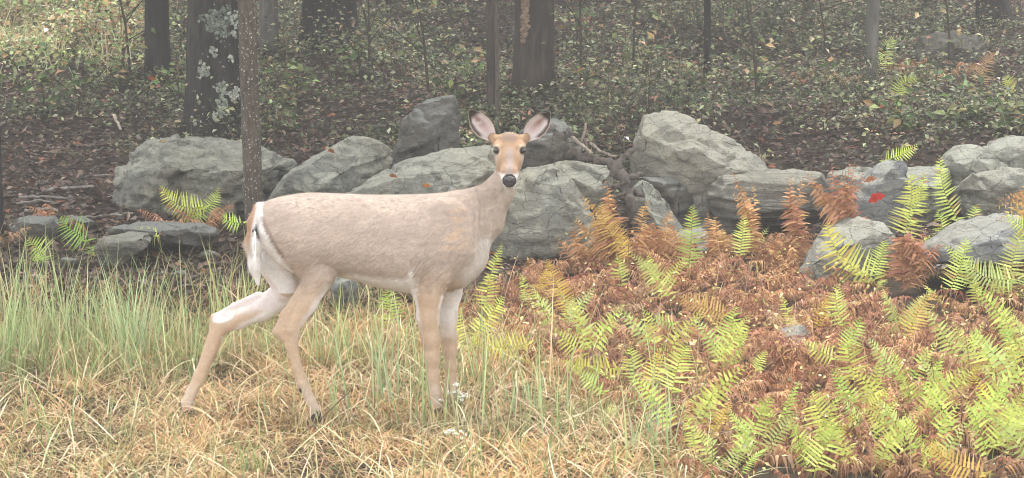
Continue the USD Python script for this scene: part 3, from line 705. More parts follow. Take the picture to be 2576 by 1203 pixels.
# lichen: thick patches on the oak, specks on both near trunks
def trunk_verts(prim):
    p = next(c for c in prim.GetChildren() if c.GetName() == 'trunk')
    return np.array(UsdGeom.Mesh(p).GetPointsAttr().Get()) + np.array(prim.GetAttribute('xformOp:translate').Get())
ov = trunk_verts(oak); ob = np.array(oak.GetAttribute('xformOp:translate').Get()); rg = np.random.default_rng(5)
def axis_at(z, path): return np.array([np.interp(z, path[:, 2], path[:, 0]), np.interp(z, path[:, 2], path[:, 1])])
def crust(prim, path, px, py, rx, ry, n, size, col, rg, name='lichen_patch'):
    """A lichen patch: many small lobes crowded inside an uneven outline on the trunk."""
    b = np.array(prim.GetAttribute('xformOp:translate').Get()); V = trunk_verts(prim)
    c = on_trunk(V, b, px, py); s = np.linalg.norm(c - CAM) / FQ; ax = axis_at(c[2], path)
    o = c[:2] - ax; R0 = np.linalg.norm(o); a0 = math.atan2(o[1], o[0]); L = []
    for k in range(n):
        r = rg.uniform(0, 1) ** .6; th = rg.uniform(0, 6.283); r *= 1 + .25 * math.sin(3 * th + px) + .15 * math.sin(7 * th)
        dx, dz = r * rx * s * math.cos(th), r * ry * s * math.sin(th)
        a_ = a0 + dx / R0; z = c[2] + dz; ax2 = axis_at(z, path); q = size * rg.uniform(.5, 1.5)
        m = 7; an = np.arange(m) / m * 6.283; rr = q * rg.uniform(.6, 1.25, m); lift = R0 * 1.012 + rg.uniform(.002, .010)
        p = np.stack([ax2[0] + lift * np.cos(a_ + rr * np.cos(an) / R0), ax2[1] + lift * np.sin(a_ + rr * np.cos(an) / R0), z + rr * np.sin(an)], 1)
        p = np.vstack([p, [ax2[0] + (lift + .005) * math.cos(a_), ax2[1] + (lift + .005) * math.sin(a_), z]])
        L.append((p - b, np.array([[i, (i + 1) % m, m] for i in range(m)]), np.tile(np.array(col) * rg.uniform(.55, 1.35), (m + 1, 1))))
    V, F, C = cat_meshes(L); mesh(name, V, F, 'lichen', prim, C, smooth=False)
for (px, py, rx, ry, n, col) in [(552, 50, 40, 40, 230, (.15, .17, .14)), (585, 62, 24, 30, 60, (.30, .32, .27)), (505, 172, 15, 22, 60, (.24, .26, .21)), (553, 222, 15, 20, 60, (.24, .265, .215)), (590, 228, 18, 18, 50, (.36, .37, .32)), (562, 268, 20, 32, 90, (.23, .255, .205)), (542, 290, 9, 12, 22, (.25, .27, .22)),
                          (535, 125, 10, 12, 12, (.27, .29, .24)), (487, 290, 4, 6, 6, (.3, .32, .27)), (487, 315, 4, 5, 6, (.3, .32, .27)), (588, 150, 8, 12, 12, (.3, .32, .27))]:
    crust(oak, oak_path, px, py, rx, ry, n, .011, col, rg)
crust(scar[0], scar[1], 1322, 30, 9, 85, 420, .013, (.20, .145, .105), rg, 'scar')
def specks(prim, path, n, qy0, qy1, size, col, rg, bias=0.0):
    V = trunk_verts(prim); b = np.array(prim.GetAttribute('xformOp:translate').Get()); N = normals_of(V, V_faces(prim))
    x, y = to_q(V); ok = np.where((y > qy0) & (y < qy1) & (N[:, 1] < .3))[0]
    w = np.exp(bias * (x[ok] - x[ok].mean()) / (x[ok].std() + 1e-6)); i = ok[rg.choice(len(ok), n, p=w / w.sum())]
    V0 = V[i] + N[i] * .002 + rg.normal(0, .012, (n, 3)) * [0.4, .1, 1.4]
    t1 = np.cross(N[i], [0, 0, 1]); t1 /= np.linalg.norm(t1, axis=1, keepdims=True); t2 = np.cross(N[i], t1)
    s = (size * rg.uniform(.5, 1.5, n))[:, None]; k = np.arange(6) / 6 * 2 * np.pi
    P = V0[:, None] + N[i][:, None] * .004 + s[:, None] * (np.cos(k)[None, :, None] * t1[:, None] * rg.uniform(.7, 1.2, (n, 6, 1)) + np.sin(k)[None, :, None] * t2[:, None] * rg.uniform(.7, 1.3, (n, 6, 1)))
    f = np.array([[0, 1, 2], [0, 2, 3], [0, 3, 4], [0, 4, 5]])
    F = (np.arange(n)[:, None, None] * 6 + f).reshape(-1, 3)
    C = np.repeat(np.array(col)[None] * rg.uniform(.6, 1.2, (n, 1)), 6, 0)
    tag(mesh('lichen_specks', P.reshape(-1, 3) - b, F, 'lichen', prim, C), kind='stuff')
def V_faces(prim):
    p = next(c for c in prim.GetChildren() if c.GetName() == 'trunk')
    return np.array(UsdGeom.Mesh(p).GetFaceVertexIndicesAttr().Get()).reshape(-1, 3)
specks(oak, oak_path, 110, -40, 330, .006, (.33, .35, .30), rg, .9)
specks(sl[0], sl[1], 420, -40, 540, .0034, (.36, .34, .29), rg, .2)

# ------------------------------------------------------------------ boulders
from scipy.spatial import cKDTree
def boulder(name, label, mat, Y, outline, front, back=.35, rough=.022, seed=1, sink=True, smooth_it=0, edge=.017, chip=.009, cuts=26, sinkd=.25, parts=None, strata=0.0):
    """outline: picture points at distance Y; front: (x, y, how much nearer); the far side mirrors the outline, smaller and deeper."""
    rg = np.random.default_rng(seed + 900)
    o = [at(px, py, Y + rg.uniform(-.03, .03)) for px, py in outline]
    c = np.mean(o, 0)
    pts = list(o) + [at(px, py, Y - dd) for px, py, dd in front]
    for p in o:
        pts.append(c + (p - c) * [.72, 1, .80] + [0, back, -.02])
    zmin = min(p[2] for p in o)
    low = [p for p in o if p[2] < zmin + .35 * (max(q[2] for q in o) - zmin)]
    if sink:
        for p in low + [at(px, py, Y - dd) for px, py, dd in front if at(px, py, Y - dd)[2] < zmin + .15]: pts.append(p + [0, 0.05, -sinkd])
    hp_ = np.array(pts); M = manifold3d.Manifold.hull_points(hp_)
    for _ in range(cuts):                                  # broken flat faces
        dr = rg.normal(0, 1, 3) * [1, 1, .8] + [0, -.5, .15]; dr /= np.linalg.norm(dr); sup = (hp_ @ dr); ext = sup.max() - sup.min()
        M = M.trim_by_plane(tuple(-dr), float(-(sup.max() - ext * rg.uniform(.012, .075))))
    m = M.refine_to_length(edge).to_mesh()
    t = trimesh.Trimesh(np.array(m.vert_properties[:, :3]), np.array(m.tri_verts), process=True)
    if smooth_it: trimesh.smoothing.filter_taubin(t, .5, .52, iterations=smooth_it)
    v, f = np.array(t.vertices), np.array(t.faces); n = normals_of(v, f)
    off = seed * 3.7
    big = (meshkit.fbm(v * 3.2 + off, 3, seed) - .5) * 2
    ridg = 1 - 2 * np.abs(meshkit.fbm(v * np.array([3.2, 3.2, 6]) + off, 3, seed + 1) - .5)
    fine = (meshkit.fbm(v * 26 + off, 3, seed + 2) - .5) * 2
    disp = rough * (.38 * big - 0.75 * ss(.88, .985, ridg) + .30 * fine + .16 * (meshkit.noise(v * 60 + off, seed + 9) - .5))
    # cleavage: broken facets with small ledges between them
    for sz, am in ((.22, 1.0), (.085, .45)):
        lo3, hi3 = v.min(0), v.max(0); vol = np.prod((hi3 - lo3)) / sz ** 3
        sd = rg.uniform(lo3, hi3, (int(max(12, vol * 1.6)), 3)); from_ = cKDTree(sd * [1, 1, 1.5])
        _, ci = from_.query((v + .03 * (meshkit.noise(v * 14 + off, seed)[:, None] - .5)) * [1, 1, 1.5])
        dr = rg.normal(0, 1, (len(sd), 3)); dr /= np.linalg.norm(dr, axis=1, keepdims=True)
        disp = disp + chip * am * np.clip(((v - sd[ci]) * dr[ci]).sum(1) / (sz * .5), -1, 1) + rg.normal(0, .22, len(sd))[ci] * chip * am
    if strata:
        lay = v[:, 2] + .05 * v[:, 0] + .03 * meshkit.noise(v * 3 + off, seed)
        disp += strata * (np.abs(((lay / .055) % 1) - .5) * 2 - .5)
    v = v + n * disp[:, None]
    base = np.array([c[0], c[1] + back * .3, terrain(c[0], c[1])])
    g = thing(name, label, 'rock', base)
    mesh('stone', v - base, f, mat, g)
    return g
B = boulder
B('boulder', 'big rough rounded grey boulder behind the slender trunk at left', 'grey_stone', 14.9, [(283, 475), (297, 425), (330, 385), (375, 355), (430, 342), (520, 350), (600, 362), (665, 372), (725, 398), (747, 412), (720, 440), (690, 480), (660, 520), (560, 548), (440, 562), (330, 556), (290, 530)],
  [(330, 440, .25), (420, 420, .42), (560, 430, .45), (650, 430, .32), (420, 520, .36), (560, 520, .38), (330, 520, .22)], back=.5, rough=.045, seed=1, chip=.014, cuts=6)
B('boulder', 'smooth grey two-humped boulder just above the rump of the doe', 'grey_stone', 14.4, [(665, 520), (690, 462), (742, 420), (800, 395), (868, 350), (890, 345), (950, 352), (998, 380), (990, 408), (930, 450), (880, 495), (860, 540), (680, 560)],
  [(740, 440, .22), (850, 400, .18), (905, 400, .12), (800, 480, .3)], back=.4, rough=.016, seed=2)
B('slab', 'greenish sloping slab above the back of the doe, fallen leaves on it', 'grey_stone', 13.9, [(862, 492), (925, 442), (1000, 410), (1080, 388), (1155, 376), (1240, 360), (1290, 372), (1310, 410), (1300, 470), (1180, 500), (1000, 545), (870, 540)],
  [(1000, 460, .28), (1120, 430, .28), (1220, 440, .3), (1100, 500, .35)], back=.35, rough=.016, seed=3)
B('standing_stone', 'upright brown-grey stone with a pale top, behind the back of the doe', 'dark_stone', 15.0, [(985, 414), (1000, 375), (1012, 310), (1060, 246), (1108, 229), (1150, 242), (1160, 300), (1158, 380), (1100, 420), (1000, 430)],
  [(1030, 305, .1), (1100, 300, .16), (1140, 290, .1), (1090, 370, .18)], back=.3, rough=.014, seed=4, smooth_it=0)
B('boulder', 'dark brown boulder directly behind the head of the doe', 'dark_stone', 14.6, [(1300, 410), (1300, 340), (1340, 305), (1390, 292), (1432, 304), (1445, 335), (1470, 380), (1440, 410), (1380, 432), (1310, 440)],
  [(1340, 340, .12), (1420, 330, .12), (1400, 390, .16)], back=.35, rough=.018, seed=5)
B('slab', 'large tilted grey slab with a sharp ridge, below the head of the doe', 'grey_stone', 13.75, [(1190, 520), (1230, 460), (1300, 430), (1390, 409), (1420, 430), (1500, 545), (1530, 602), (1492, 645), (1380, 668), (1290, 656), (1230, 620)],
  [(1390, 422, .14), (1470, 545, .24), (1500, 610, .22), (1300, 540, .22), (1300, 640, .26)], back=.35, rough=.012, seed=6, smooth_it=0)
B('slab', 'flat grey slab lying between the ridged slab and the broken branch', 'grey_stone', 14.15, [(1380, 415), (1420, 404), (1460, 416), (1540, 418), (1547, 448), (1520, 490), (1540, 560), (1480, 600), (1420, 520)],
  [(1450, 440, .1), (1500, 480, .14)], back=.3, rough=.012, seed=7, smooth_it=0)
B('slab', 'thin grey slab leaning down to the right beside the broken branch', 'grey_stone', 14.0, [(1585, 470), (1605, 448), (1640, 462), (1690, 525), (1740, 600), (1760, 645), (1700, 660), (1630, 640), (1600, 590)],
  [(1630, 520, .12), (1680, 590, .16)], back=.3, rough=.012, seed=8, smooth_it=0)
B('boulder', 'large pale wedge-shaped boulder falling away to the right', 'pale_stone', 14.5, [(1578, 412), (1592, 330), (1605, 292), (1640, 281), (1665, 292), (1700, 284), (1780, 320), (1860, 362), (1925, 412), (1946, 442), (1880, 462), (1770, 474), (1720, 452), (1650, 436), (1590, 436)],
  [(1610, 320, .14), (1700, 340, .26), (1650, 420, .22), (1800, 420, .3), (1760, 462, .25)], back=.45, rough=.02, seed=9, smooth_it=0)
B('boulder', 'dark rounded stone wedged under the pale wedge-shaped boulder', 'dark_stone', 14.3, [(1600, 440), (1650, 430), (1720, 455), (1745, 500), (1720, 530), (1650, 500), (1610, 470)], [(1660, 465, .14), (1710, 490, .12)], back=.3, rough=.014, seed=10)
B('boulder', 'long layered stone like a grey log under the pale boulder', 'layered_stone', 14.15, [(1770, 470), (1800, 444), (1900, 430), (2000, 428), (2080, 440), (2096, 480), (2085, 530), (1990, 560), (1880, 560), (1800, 545), (1770, 510)],
  [(1850, 470, .16), (2000, 465, .16), (1900, 530, .2), (2040, 520, .18), (1800, 500, .14)], back=.35, rough=.012, seed=12, strata=.010, edge=.017, chip=.006, sinkd=.06)
B('boulder', 'brown stone in shade below the layered log-like stone', 'dark_stone', 14.15, [(1700, 590), (1740, 560), (1830, 555), (1920, 560), (1960, 600), (1900, 640), (1760, 650)], [(1800, 600, .1)], back=.3, rough=.014, seed=13)
B('boulder', 'small rounded stone among red dead ferns left of the layered stone', 'grey_stone', 13.6, [(1640, 640), (1670, 605), (1720, 580), (1790, 574), (1810, 610), (1790, 660), (1700, 680)], [(1720, 615, .16), (1770, 620, .12)], back=.3, rough=.014, seed=14)
B('slab', 'flat-topped grey stone right of the layered stone', 'grey_stone', 14.5, [(2070, 450), (2080, 428), (2200, 428), (2300, 424), (2400, 420), (2410, 470), (2380, 520), (2250, 545), (2100, 540)], [(2120, 460, .14), (2250, 460, .16), (2350, 480, .16)], back=.4, rough=.014, seed=15, smooth_it=0)
B('boulder', 'dark pointed stone with a bright red leaf on it, at right', 'blue_stone', 13.9, [(2140, 500), (2160, 460), (2210, 410), (2252, 390), (2280, 410), (2292, 424), (2270, 480), (2250, 540), (2190, 570), (2140, 550)], [(2220, 450, .14), (2200, 520, .18), (2255, 430, .08)], back=.3, rough=.016, seed=16, smooth_it=0)
B('boulder', 'grey boulder with a cracked top near the right edge', 'grey_stone', 14.6, [(2370, 410), (2385, 390), (2420, 368), (2460, 364), (2500, 385), (2540, 420), (2540, 480), (2460, 500), (2390, 480)], [(2430, 400, .16), (2480, 440, .18)], back=.4, rough=.016, seed=17)
B('boulder', 'grey boulder cut off by the right edge, highest of the right-hand rocks', 'grey_stone', 14.8, [(2480, 385), (2510, 362), (2576, 346), (2680, 350), (2720, 420), (2660, 490), (2540, 500), (2490, 440)], [(2550, 390, .18), (2640, 410, .2)], back=.45, rough=.016, seed=18)
B('slab', 'pale grey slab below the cracked boulder near the right edge', 'grey_stone', 14.3, [(2400, 470), (2450, 440), (2520, 425), (2620, 430), (2660, 480), (2600, 530), (2450, 540)], [(2500, 470, .14)], back=.3, rough=.014, seed=19)
B('boulder', 'pale rounded boulder half covered by a yellow-green fern', 'pale_stone', 13.1, [(2005, 690), (2035, 640), (2075, 585), (2120, 548), (2165, 536), (2225, 556), (2262, 600), (2250, 650), (2170, 710), (2080, 745), (2020, 730)], [(2080, 640, .18), (2160, 600, .2), (2100, 690, .2)], back=.4, rough=.016, seed=20)
B('slab', 'overhanging blue-grey slab with deep shade under it at right', 'blue_stone', 12.75, [(2306, 642), (2350, 615), (2420, 580), (2490, 553), (2580, 548), (2660, 570), (2660, 640), (2560, 668), (2440, 668), (2340, 660)], [(2400, 610, .18), (2520, 590, .28), (2440, 660, .3), (2560, 655, .3)], back=.5, rough=.014, seed=22, sink=False, smooth_it=0)
B('boulder', 'dark stone that carries the overhanging blue-grey slab', 'dark_stone', 13.0, [(2420, 650), (2560, 640), (2680, 650), (2680, 740), (2560, 770), (2440, 750)], [(2520, 690, .1)], back=.4, rough=.014, seed=23)
B('stone', 'small blue-grey stone in the middle of the fern bed', 'blue_stone', 11.6, [(1905, 915), (1930, 880), (1962, 840), (2000, 824), (2045, 826), (2066, 845), (2060, 880), (2010, 905), (1960, 930)], [(1980, 860, .12), (2030, 860, .12)], back=.25, rough=.010, seed=24)
B('stone', 'white-blotched grey stone low among ferns at lower right', 'pale_stone', 10.5, [(2395, 1065), (2420, 1035), (2450, 1045), (2452, 1080), (2420, 1100)], [(2425, 1060, .06)], back=.12, rough=.008, seed=25, edge=.017, chip=.006, sinkd=.06)
B('stone', 'small pale stone right of the white-blotched one at lower right', 'pale_stone', 10.2, [(2485, 1110), (2515, 1085), (2530, 1105), (2515, 1130)], [(2510, 1105, .05)], back=.1, rough=.008, seed=26, edge=.017, chip=.006, sinkd=.06)
B('stone', 'blue-grey stone cut off by the bottom edge at right', 'blue_stone', 9.55, [(2125, 1215), (2150, 1185), (2185, 1164), (2232, 1178), (2262, 1215), (2200, 1240)], [(2190, 1195, .1)], back=.2, rough=.009, seed=27, edge=.017, chip=.006, sinkd=.06)
B('slab', 'low flat slab on the dark earth left of the doe', 'layered_stone', 13.3, [(232, 628), (262, 600), (310, 587), (375, 590), (392, 606), (350, 628), (290, 648), (240, 650)], [(300, 612, .1), (350, 608, .1)], back=.3, rough=.01, seed=28, edge=.017, chip=.006, sinkd=.06)
B('slab', 'second low slab, longer and darker, below the big left boulder', 'dark_stone', 13.6, [(255, 580), (300, 566), (420, 570), (520, 568), (560, 585), (500, 600), (380, 606), (280, 600)], [(380, 585, .12), (480, 585, .1)], back=.3, rough=.014, seed=29, edge=.017, chip=.006, sinkd=.06)
B('stone', 'dark flat stone at the left edge below the dark trunk', 'dark_stone', 13.9, [(20, 590), (28, 556), (70, 543), (130, 548), (150, 570), (120, 600), (60, 610)], [(80, 570, .12)], back=.3, rough=.014, seed=30, edge=.017, chip=.006, sinkd=.06)
B('stone', 'grey stone half hidden in grass left of the trailing hind leg', 'dark_stone', 12.9, [(205, 780), (220, 740), (270, 715), (330, 722), (350, 760), (320, 800), (240, 805)], [(270, 755, .12)], back=.25, rough=.014, seed=33, edge=.017, chip=.006, sinkd=.06)
B('stone', 'grey stone glimpsed under the flank between the legs of the doe', 'blue_stone', 12.4, [(826, 742), (836, 712), (858, 692), (884, 698), (900, 722), (890, 748)], [(862, 716, .1)], back=.2, rough=.01, seed=34, edge=.017, chip=.006, sinkd=.06)
B('boulder', 'dark hazy rock high on the right slope', 'shade_stone', float(ground_hit(2390, 168)[1]), [(2290, 138), (2320, 92), (2400, 78), (2480, 96), (2500, 150), (2460, 178), (2330, 178)], [(2390, 105, .25), (2330, 150, .3), (2450, 150, .3)], back=.5, rough=.02, seed=36, cuts=8)
rg = np.random.default_rng(77)
for i, (px, py, s) in enumerate([(420, 600, 26), (190, 560, 30), (520, 640, 18), (170, 660, 20), (90, 700, 18), (455, 690, 16)]):
    Yg = ground_hit(px, py + s * .6)[1]
    pts = [(px + s * math.cos(t) * rg.uniform(.8, 1.3) * 1.5, py + s * .6 * math.sin(t) * rg.uniform(.8, 1.2)) for t in np.arange(8) / 8 * 6.283]
    B('stone', ['small rubble stone on the dark earth under the big left boulder', 'rubble stone beside the green fern at left', 'flat rubble stone behind the rump of the doe', 'rubble stone sunk in the bank at far left', 'low rubble stone between the leftmost grass stalks', 'brown rubble stone above the tall left grass'][i], 'dark_stone' if i % 2 else 'grey_stone', Yg, pts, [(px, py, .06)], back=.15, rough=.01, seed=40 + i, edge=.017, chip=.006, sinkd=.06)

# ------------------------------------------------------------------ dead wood
def branch(label, pts, r, col, forks=(), name='dead_branch', seed=0):
    """pts: picture points with a distance each; forks: (index, to x, to y, distance, radius)."""
    rg = np.random.default_rng(seed + 300)
    P = np.array([at(*p) for p in pts]); n = max(6, len(P) * 5)
    s = np.linspace(0, 1, len(P)); u = np.linspace(0, 1, n)
    Q = np.stack([np.interp(u, s, P[:, k]) for k in range(3)], 1) + rg.normal(0, r * .22, (n, 3))
    t = thing(name, label, 'branch', P[0])
    def add(nm, Q, rad):
        V, F = tube(Q, rad, 9)
        V = V + (meshkit.fbm(V * np.array([90, 90, 50]), 2, seed)[:, None] - .5) * r * .45
        C = np.array(col)[None] * (.55 + .9 * meshkit.fbm(V * 40, 3, seed + 4))[:, None]
        mesh(nm, V - P[0], F, 'wood', t, C)
    add('stick', Q, r * np.linspace(1, .6, n) * (1 + rg.normal(0, .1, n)))
    for i, x, y, Yd, rr in forks:
        a0, b0 = Q[int(i * (n - 1))], at(x, y, Yd)
        q = np.linspace(0, 1, 6)[:, None]; add('twig', a0 * (1 - q) + b0 * q + rg.normal(0, rr * .3, (6, 3)), rr * np.linspace(1, .5, 6))
    return t
branch('dark crumbling branch hanging down between the grey slabs', [(1540, 400, 13.95), (1568, 450, 13.85), (1580, 480, 13.8), (1588, 520, 13.75), (1600, 560, 13.75)], .036, (.085, .072, .064), [(.35, 1530, 475, 13.8, .02), (.25, 1622, 440, 13.9, .022), (.55, 1535, 500, 13.75, .014), (.5, 1622, 490, 13.85, .02)], seed=1)
branch('dark branch lying across behind the flat slab', [(1430, 388, 14.5), (1490, 398, 14.35), (1550, 412, 14.2), (1590, 380, 14.3)], .030, (.09, .075, .065), [(.3, 1470, 350, 14.5, .015)], seed=2)
branch('pale bare stick propped over the flat slab', [(1440, 346, 14.5), (1462, 365, 14.4), (1492, 386, 14.3)], .012, (.22, .185, .15), name='stick', seed=3)
branch('second pale stick, lying lower and flatter over the flat slab', [(1486, 362, 14.5), (1512, 382, 14.35), (1550, 396, 14.25)], .011, (.20, .17, .14), name='stick', seed=4)
branch('upright broken twig right of the head of the doe', [(1462, 360, 14.7), (1470, 335, 14.75), (1474, 310, 14.8)], .010, (.19, .15, .12), name='stick', seed=5)
branch('pale peeled stick standing on the left slope', [(286, 286, 17.4), (292, 302, 17.35), (304, 326, 17.2)], .011, (.36, .31, .25), name='stick', seed=6)
branch('pale fallen stick near the top of the slope behind the doe', [(968, 58, 25.0), (985, 66, 24.7), (1000, 72, 24.5)], .02, (.45, .38, .31), name='stick', seed=7)
branch('long dark dead stem slanting over the matted grass at lower centre', [(1545, 985, 10.9), (1610, 1010, 10.7), (1690, 1060, 10.4), (1760, 1120, 10.1)], .006, (.16, .11, .08), name='stick', seed=8)
branch('thin dark stalk leaning in the grass at lower left', [(700, 1140, 9.6), (800, 1060, 9.5), (880, 985, 9.45)], .003, (.14, .10, .07), name='stick', seed=9)
for i in range(7):
    x = 30 + rg.uniform(0, 210); y = 445 + i * 17
    branch(['grey fallen twig, topmost of the twigs at the left edge', 'thin fallen twig on dark litter at left', 'crooked fallen twig left of the big boulder', 'pale fallen twig above the left green fern', 'long fallen twig above the left green fern', 'low grey twig beside the dark flat stone', 'lowest fallen twig beside the left green fern'][i],
           [(x, y, ground_hit(x, y)[1] - .05), (x + 60, y - 4 + rg.uniform(-6, 6), ground_hit(x + 60, y)[1] - .06), (x + 110 + rg.uniform(0, 60), y + rg.uniform(-12, 8), ground_hit(x + 110, y)[1] - .05)], rg.uniform(.006, .012), (.22, .20, .18), name='twig', seed=20 + i)
def fallen_leaf(label, px, py, Y, size, col, seed, pitch=.3):
    rg = np.random.default_rng(seed); c = at(px, py, Y); n = 7
    t = np.linspace(0, 1, n); w = np.sin(np.pi * t ** .8) * .30 * size * (1 + .25 * np.sin(t * 22)); a_ = rg.uniform(-.6, .6)
    d = np.array([math.cos(a_), -.25, math.sin(a_) * .7]); s_ = np.array([-math.sin(a_) * .6, -.5, .75])
    mid = c + np.outer(t - .5, d) * size + np.outer(np.sin(np.pi * t) * size * .14, [0, -.5, .8])
    V = np.vstack([mid, mid + s_ * w[:, None] + [0, -.003, .004], mid - s_ * w[:, None] + [0, -.003, .004]])
    F = []
    for k in range(n - 1):
        F += [[k, k + 1, n + k + 1], [k, n + k + 1, n + k], [k, 2 * n + k + 1, k + 1], [k, 2 * n + k, 2 * n + k + 1]]
    C = np.array(col)[None] * rg.uniform(.7, 1.2, (len(V), 1))
    th = thing('fallen_leaf', label, 'leaf', c)
    mesh('blade', V - c, np.array(F), 'leaf', th, C)
for lab, px, py, Y, sz, col, sd in [('orange leaf on the greenish slab, right one of two', 1074, 470, 13.5, .06, (.50, .20, .06), 1), ('brown leaf on the greenish slab, left of the orange one', 990, 446, 13.6, .06, (.30, .13, .06), 2), ('rusty leaf on the two-humped boulder', 834, 383, 14.15, .06, (.28, .11, .05), 3),
                                  ('large bright red leaf on the dark pointed stone', 2206, 502, 13.68, .13, (.50, .045, .035), 4), ('curled brown leaf above the red leaf on the dark pointed stone', 2190, 455, 13.72, .09, (.36, .17, .09), 5), ('tan leaf on top of the big left boulder', 410, 358, 14.75, .05, (.42, .33, .18), 6),
                                  ('tan leaf dangling in the dark right of the pale wedge boulder', 1955, 312, 15.9, .07, (.45, .28, .16), 7), ('orange leaf on the slope right of the lone grey trunk', 383, 200, 19.5, .09, (.36, .10, .04), 8)]:
    fallen_leaf(lab, px, py, Y, sz * .82, col, sd)
# ------------------------------------------------------------------ ferns
GREEN = np.array([.43, .56, .13]); LIME = np.array([.58, .66, .17]); YEL = np.array([.62, .50, .11]); OCHRE = np.array([.52, .32, .14]); DEEP = np.array([.28, .45, .12]); RUST = np.array([.44, .235, .14]); PALE = np.array([.46, .56, .20])
def frond_mesh(path, side, width, pairs, col, col2=None, rng=None, curl=0.0, sweep=.10, lobes=4, bare=.14, stem_r=.0016, droop=.12, stemcol=None, fill=.74):
    """A feather-shaped fern leaf: path (n, 3) is its midrib, side the direction of its pinnae. col: base colour, col2: towards the tip."""
    rng = rng or np.random.default_rng(1)
    path = np.asarray(path, float); n = len(path)
    s = np.concatenate([[0], np.cumsum(np.linalg.norm(np.diff(path, axis=0), axis=1))]); L = s[-1]; s /= L
    col2 = col if col2 is None else col2
    P = lambda t: np.stack([np.interp(t, s, path[:, k]) for k in range(3)], -1)
    t = bare + (1 - bare) * (np.arange(pairs) / pairs) ** .92
    prof = np.interp((t - bare) / (1 - bare), [0, .12, .3, .55, .8, 1.0], [.55, .88, 1.0, .80, .42, .10])
    V, F, C, nv = [], [], [], 0
    tang = P(np.minimum(t + .01, 1)) - P(np.maximum(t - .01, 0)); tang /= np.linalg.norm(tang, axis=1, keepdims=True)
    side = np.asarray(side, float); sd = side[None] - tang * (tang @ side)[:, None]; sd /= np.linalg.norm(sd, axis=1, keepdims=True)
    nr = np.cross(tang, sd)
    gap = L * (1 - bare) / pairs
    m = lobes * 2; q = np.arange(m + 1) / m
    shape = (1 - q ** 2.0) * np.where(np.arange(m + 1) % 2 == 0, .72, 1.0); shape[0] = .6; shape[-1] = .02
    fstrip = np.array([[2 * a, 2 * a + 1, 2 * a + 3] for a in range(m)] + [[2 * a, 2 * a + 3, 2 * a + 2] for a in range(m)])
    for sg in (-1, 1):
        o = P(t + (gap / L * .4 if sg > 0 else 0) * (t < .97))
        ln = width * prof * rng.uniform(.86, 1.1, pairs) * (rng.uniform(0, 1, pairs) > .07)
        sw = sweep + .30 * t ** 2 + rng.normal(0, .06 + curl * .35, pairs)
        d = sd * sg * np.cos(sw)[:, None] + tang * np.sin(sw)[:, None] + nr * rng.normal(.04, .10 + curl * .5, pairs)[:, None]
        bend = -(droop + curl * 1.2 * rng.uniform(.2, 1.2, pairs)) * ln
        c = o[:, None] + d[:, None] * (ln[:, None] * q[None])[..., None] + (nr * np.sign(nr[:, 2:3] + 1e-6))[:, None] * (bend[:, None] * q[None] ** 2)[..., None]
        if curl: c = c + np.array([0, 0, -1.0])[None, None] * (curl * .5 * ln[:, None] * q[None] ** 2)[..., None]
        across = tang - d * (tang * d).sum(1, keepdims=True); across /= np.linalg.norm(across, axis=1, keepdims=True)
        across = across + nr * rng.normal(0, .25 + curl, pairs)[:, None]
        w = (np.minimum(gap * fill, ln * .36)[:, None] * shape[None] * .5)
        a_, b_ = c + across[:, None] * w[..., None], c - across[:, None] * w[..., None]
        v = np.stack([a_, b_], 2).reshape(pairs, -1, 3)
        F.append((np.arange(pairs)[:, None, None] * (2 * (m + 1)) + fstrip[None]).reshape(-1, 3) + nv); V.append(v.reshape(-1, 3)); nv += v.size // 3
        cc = (col[None] * (1 - t[:, None]) + col2[None] * t[:, None]) * np.exp(rng.normal(0, .12, (pairs, 1)))
        br = (rng.uniform(0, 1, pairs) < .09)[:, None] * rng.uniform(.4, 1, (pairs, 1)); cc = cc * (1 - br) + np.array([.45, .27, .11])[None] * br
        C.append(np.repeat(cc, 2 * (m + 1), 0) * np.tile(np.repeat(1.06 - .12 * q, 2), pairs)[:, None])
    tv, tf = tube(P(np.linspace(0, 1, 10)), np.linspace(stem_r, stem_r * .35, 10), 4, False)
    sc = np.array([.30, .24, .09]) if stemcol is None else stemcol
    V.append(tv); F.append(tf + nv); C.append(np.tile(sc, (len(tv), 1)))
    return np.vstack(V), np.vstack(F), np.vstack(C)

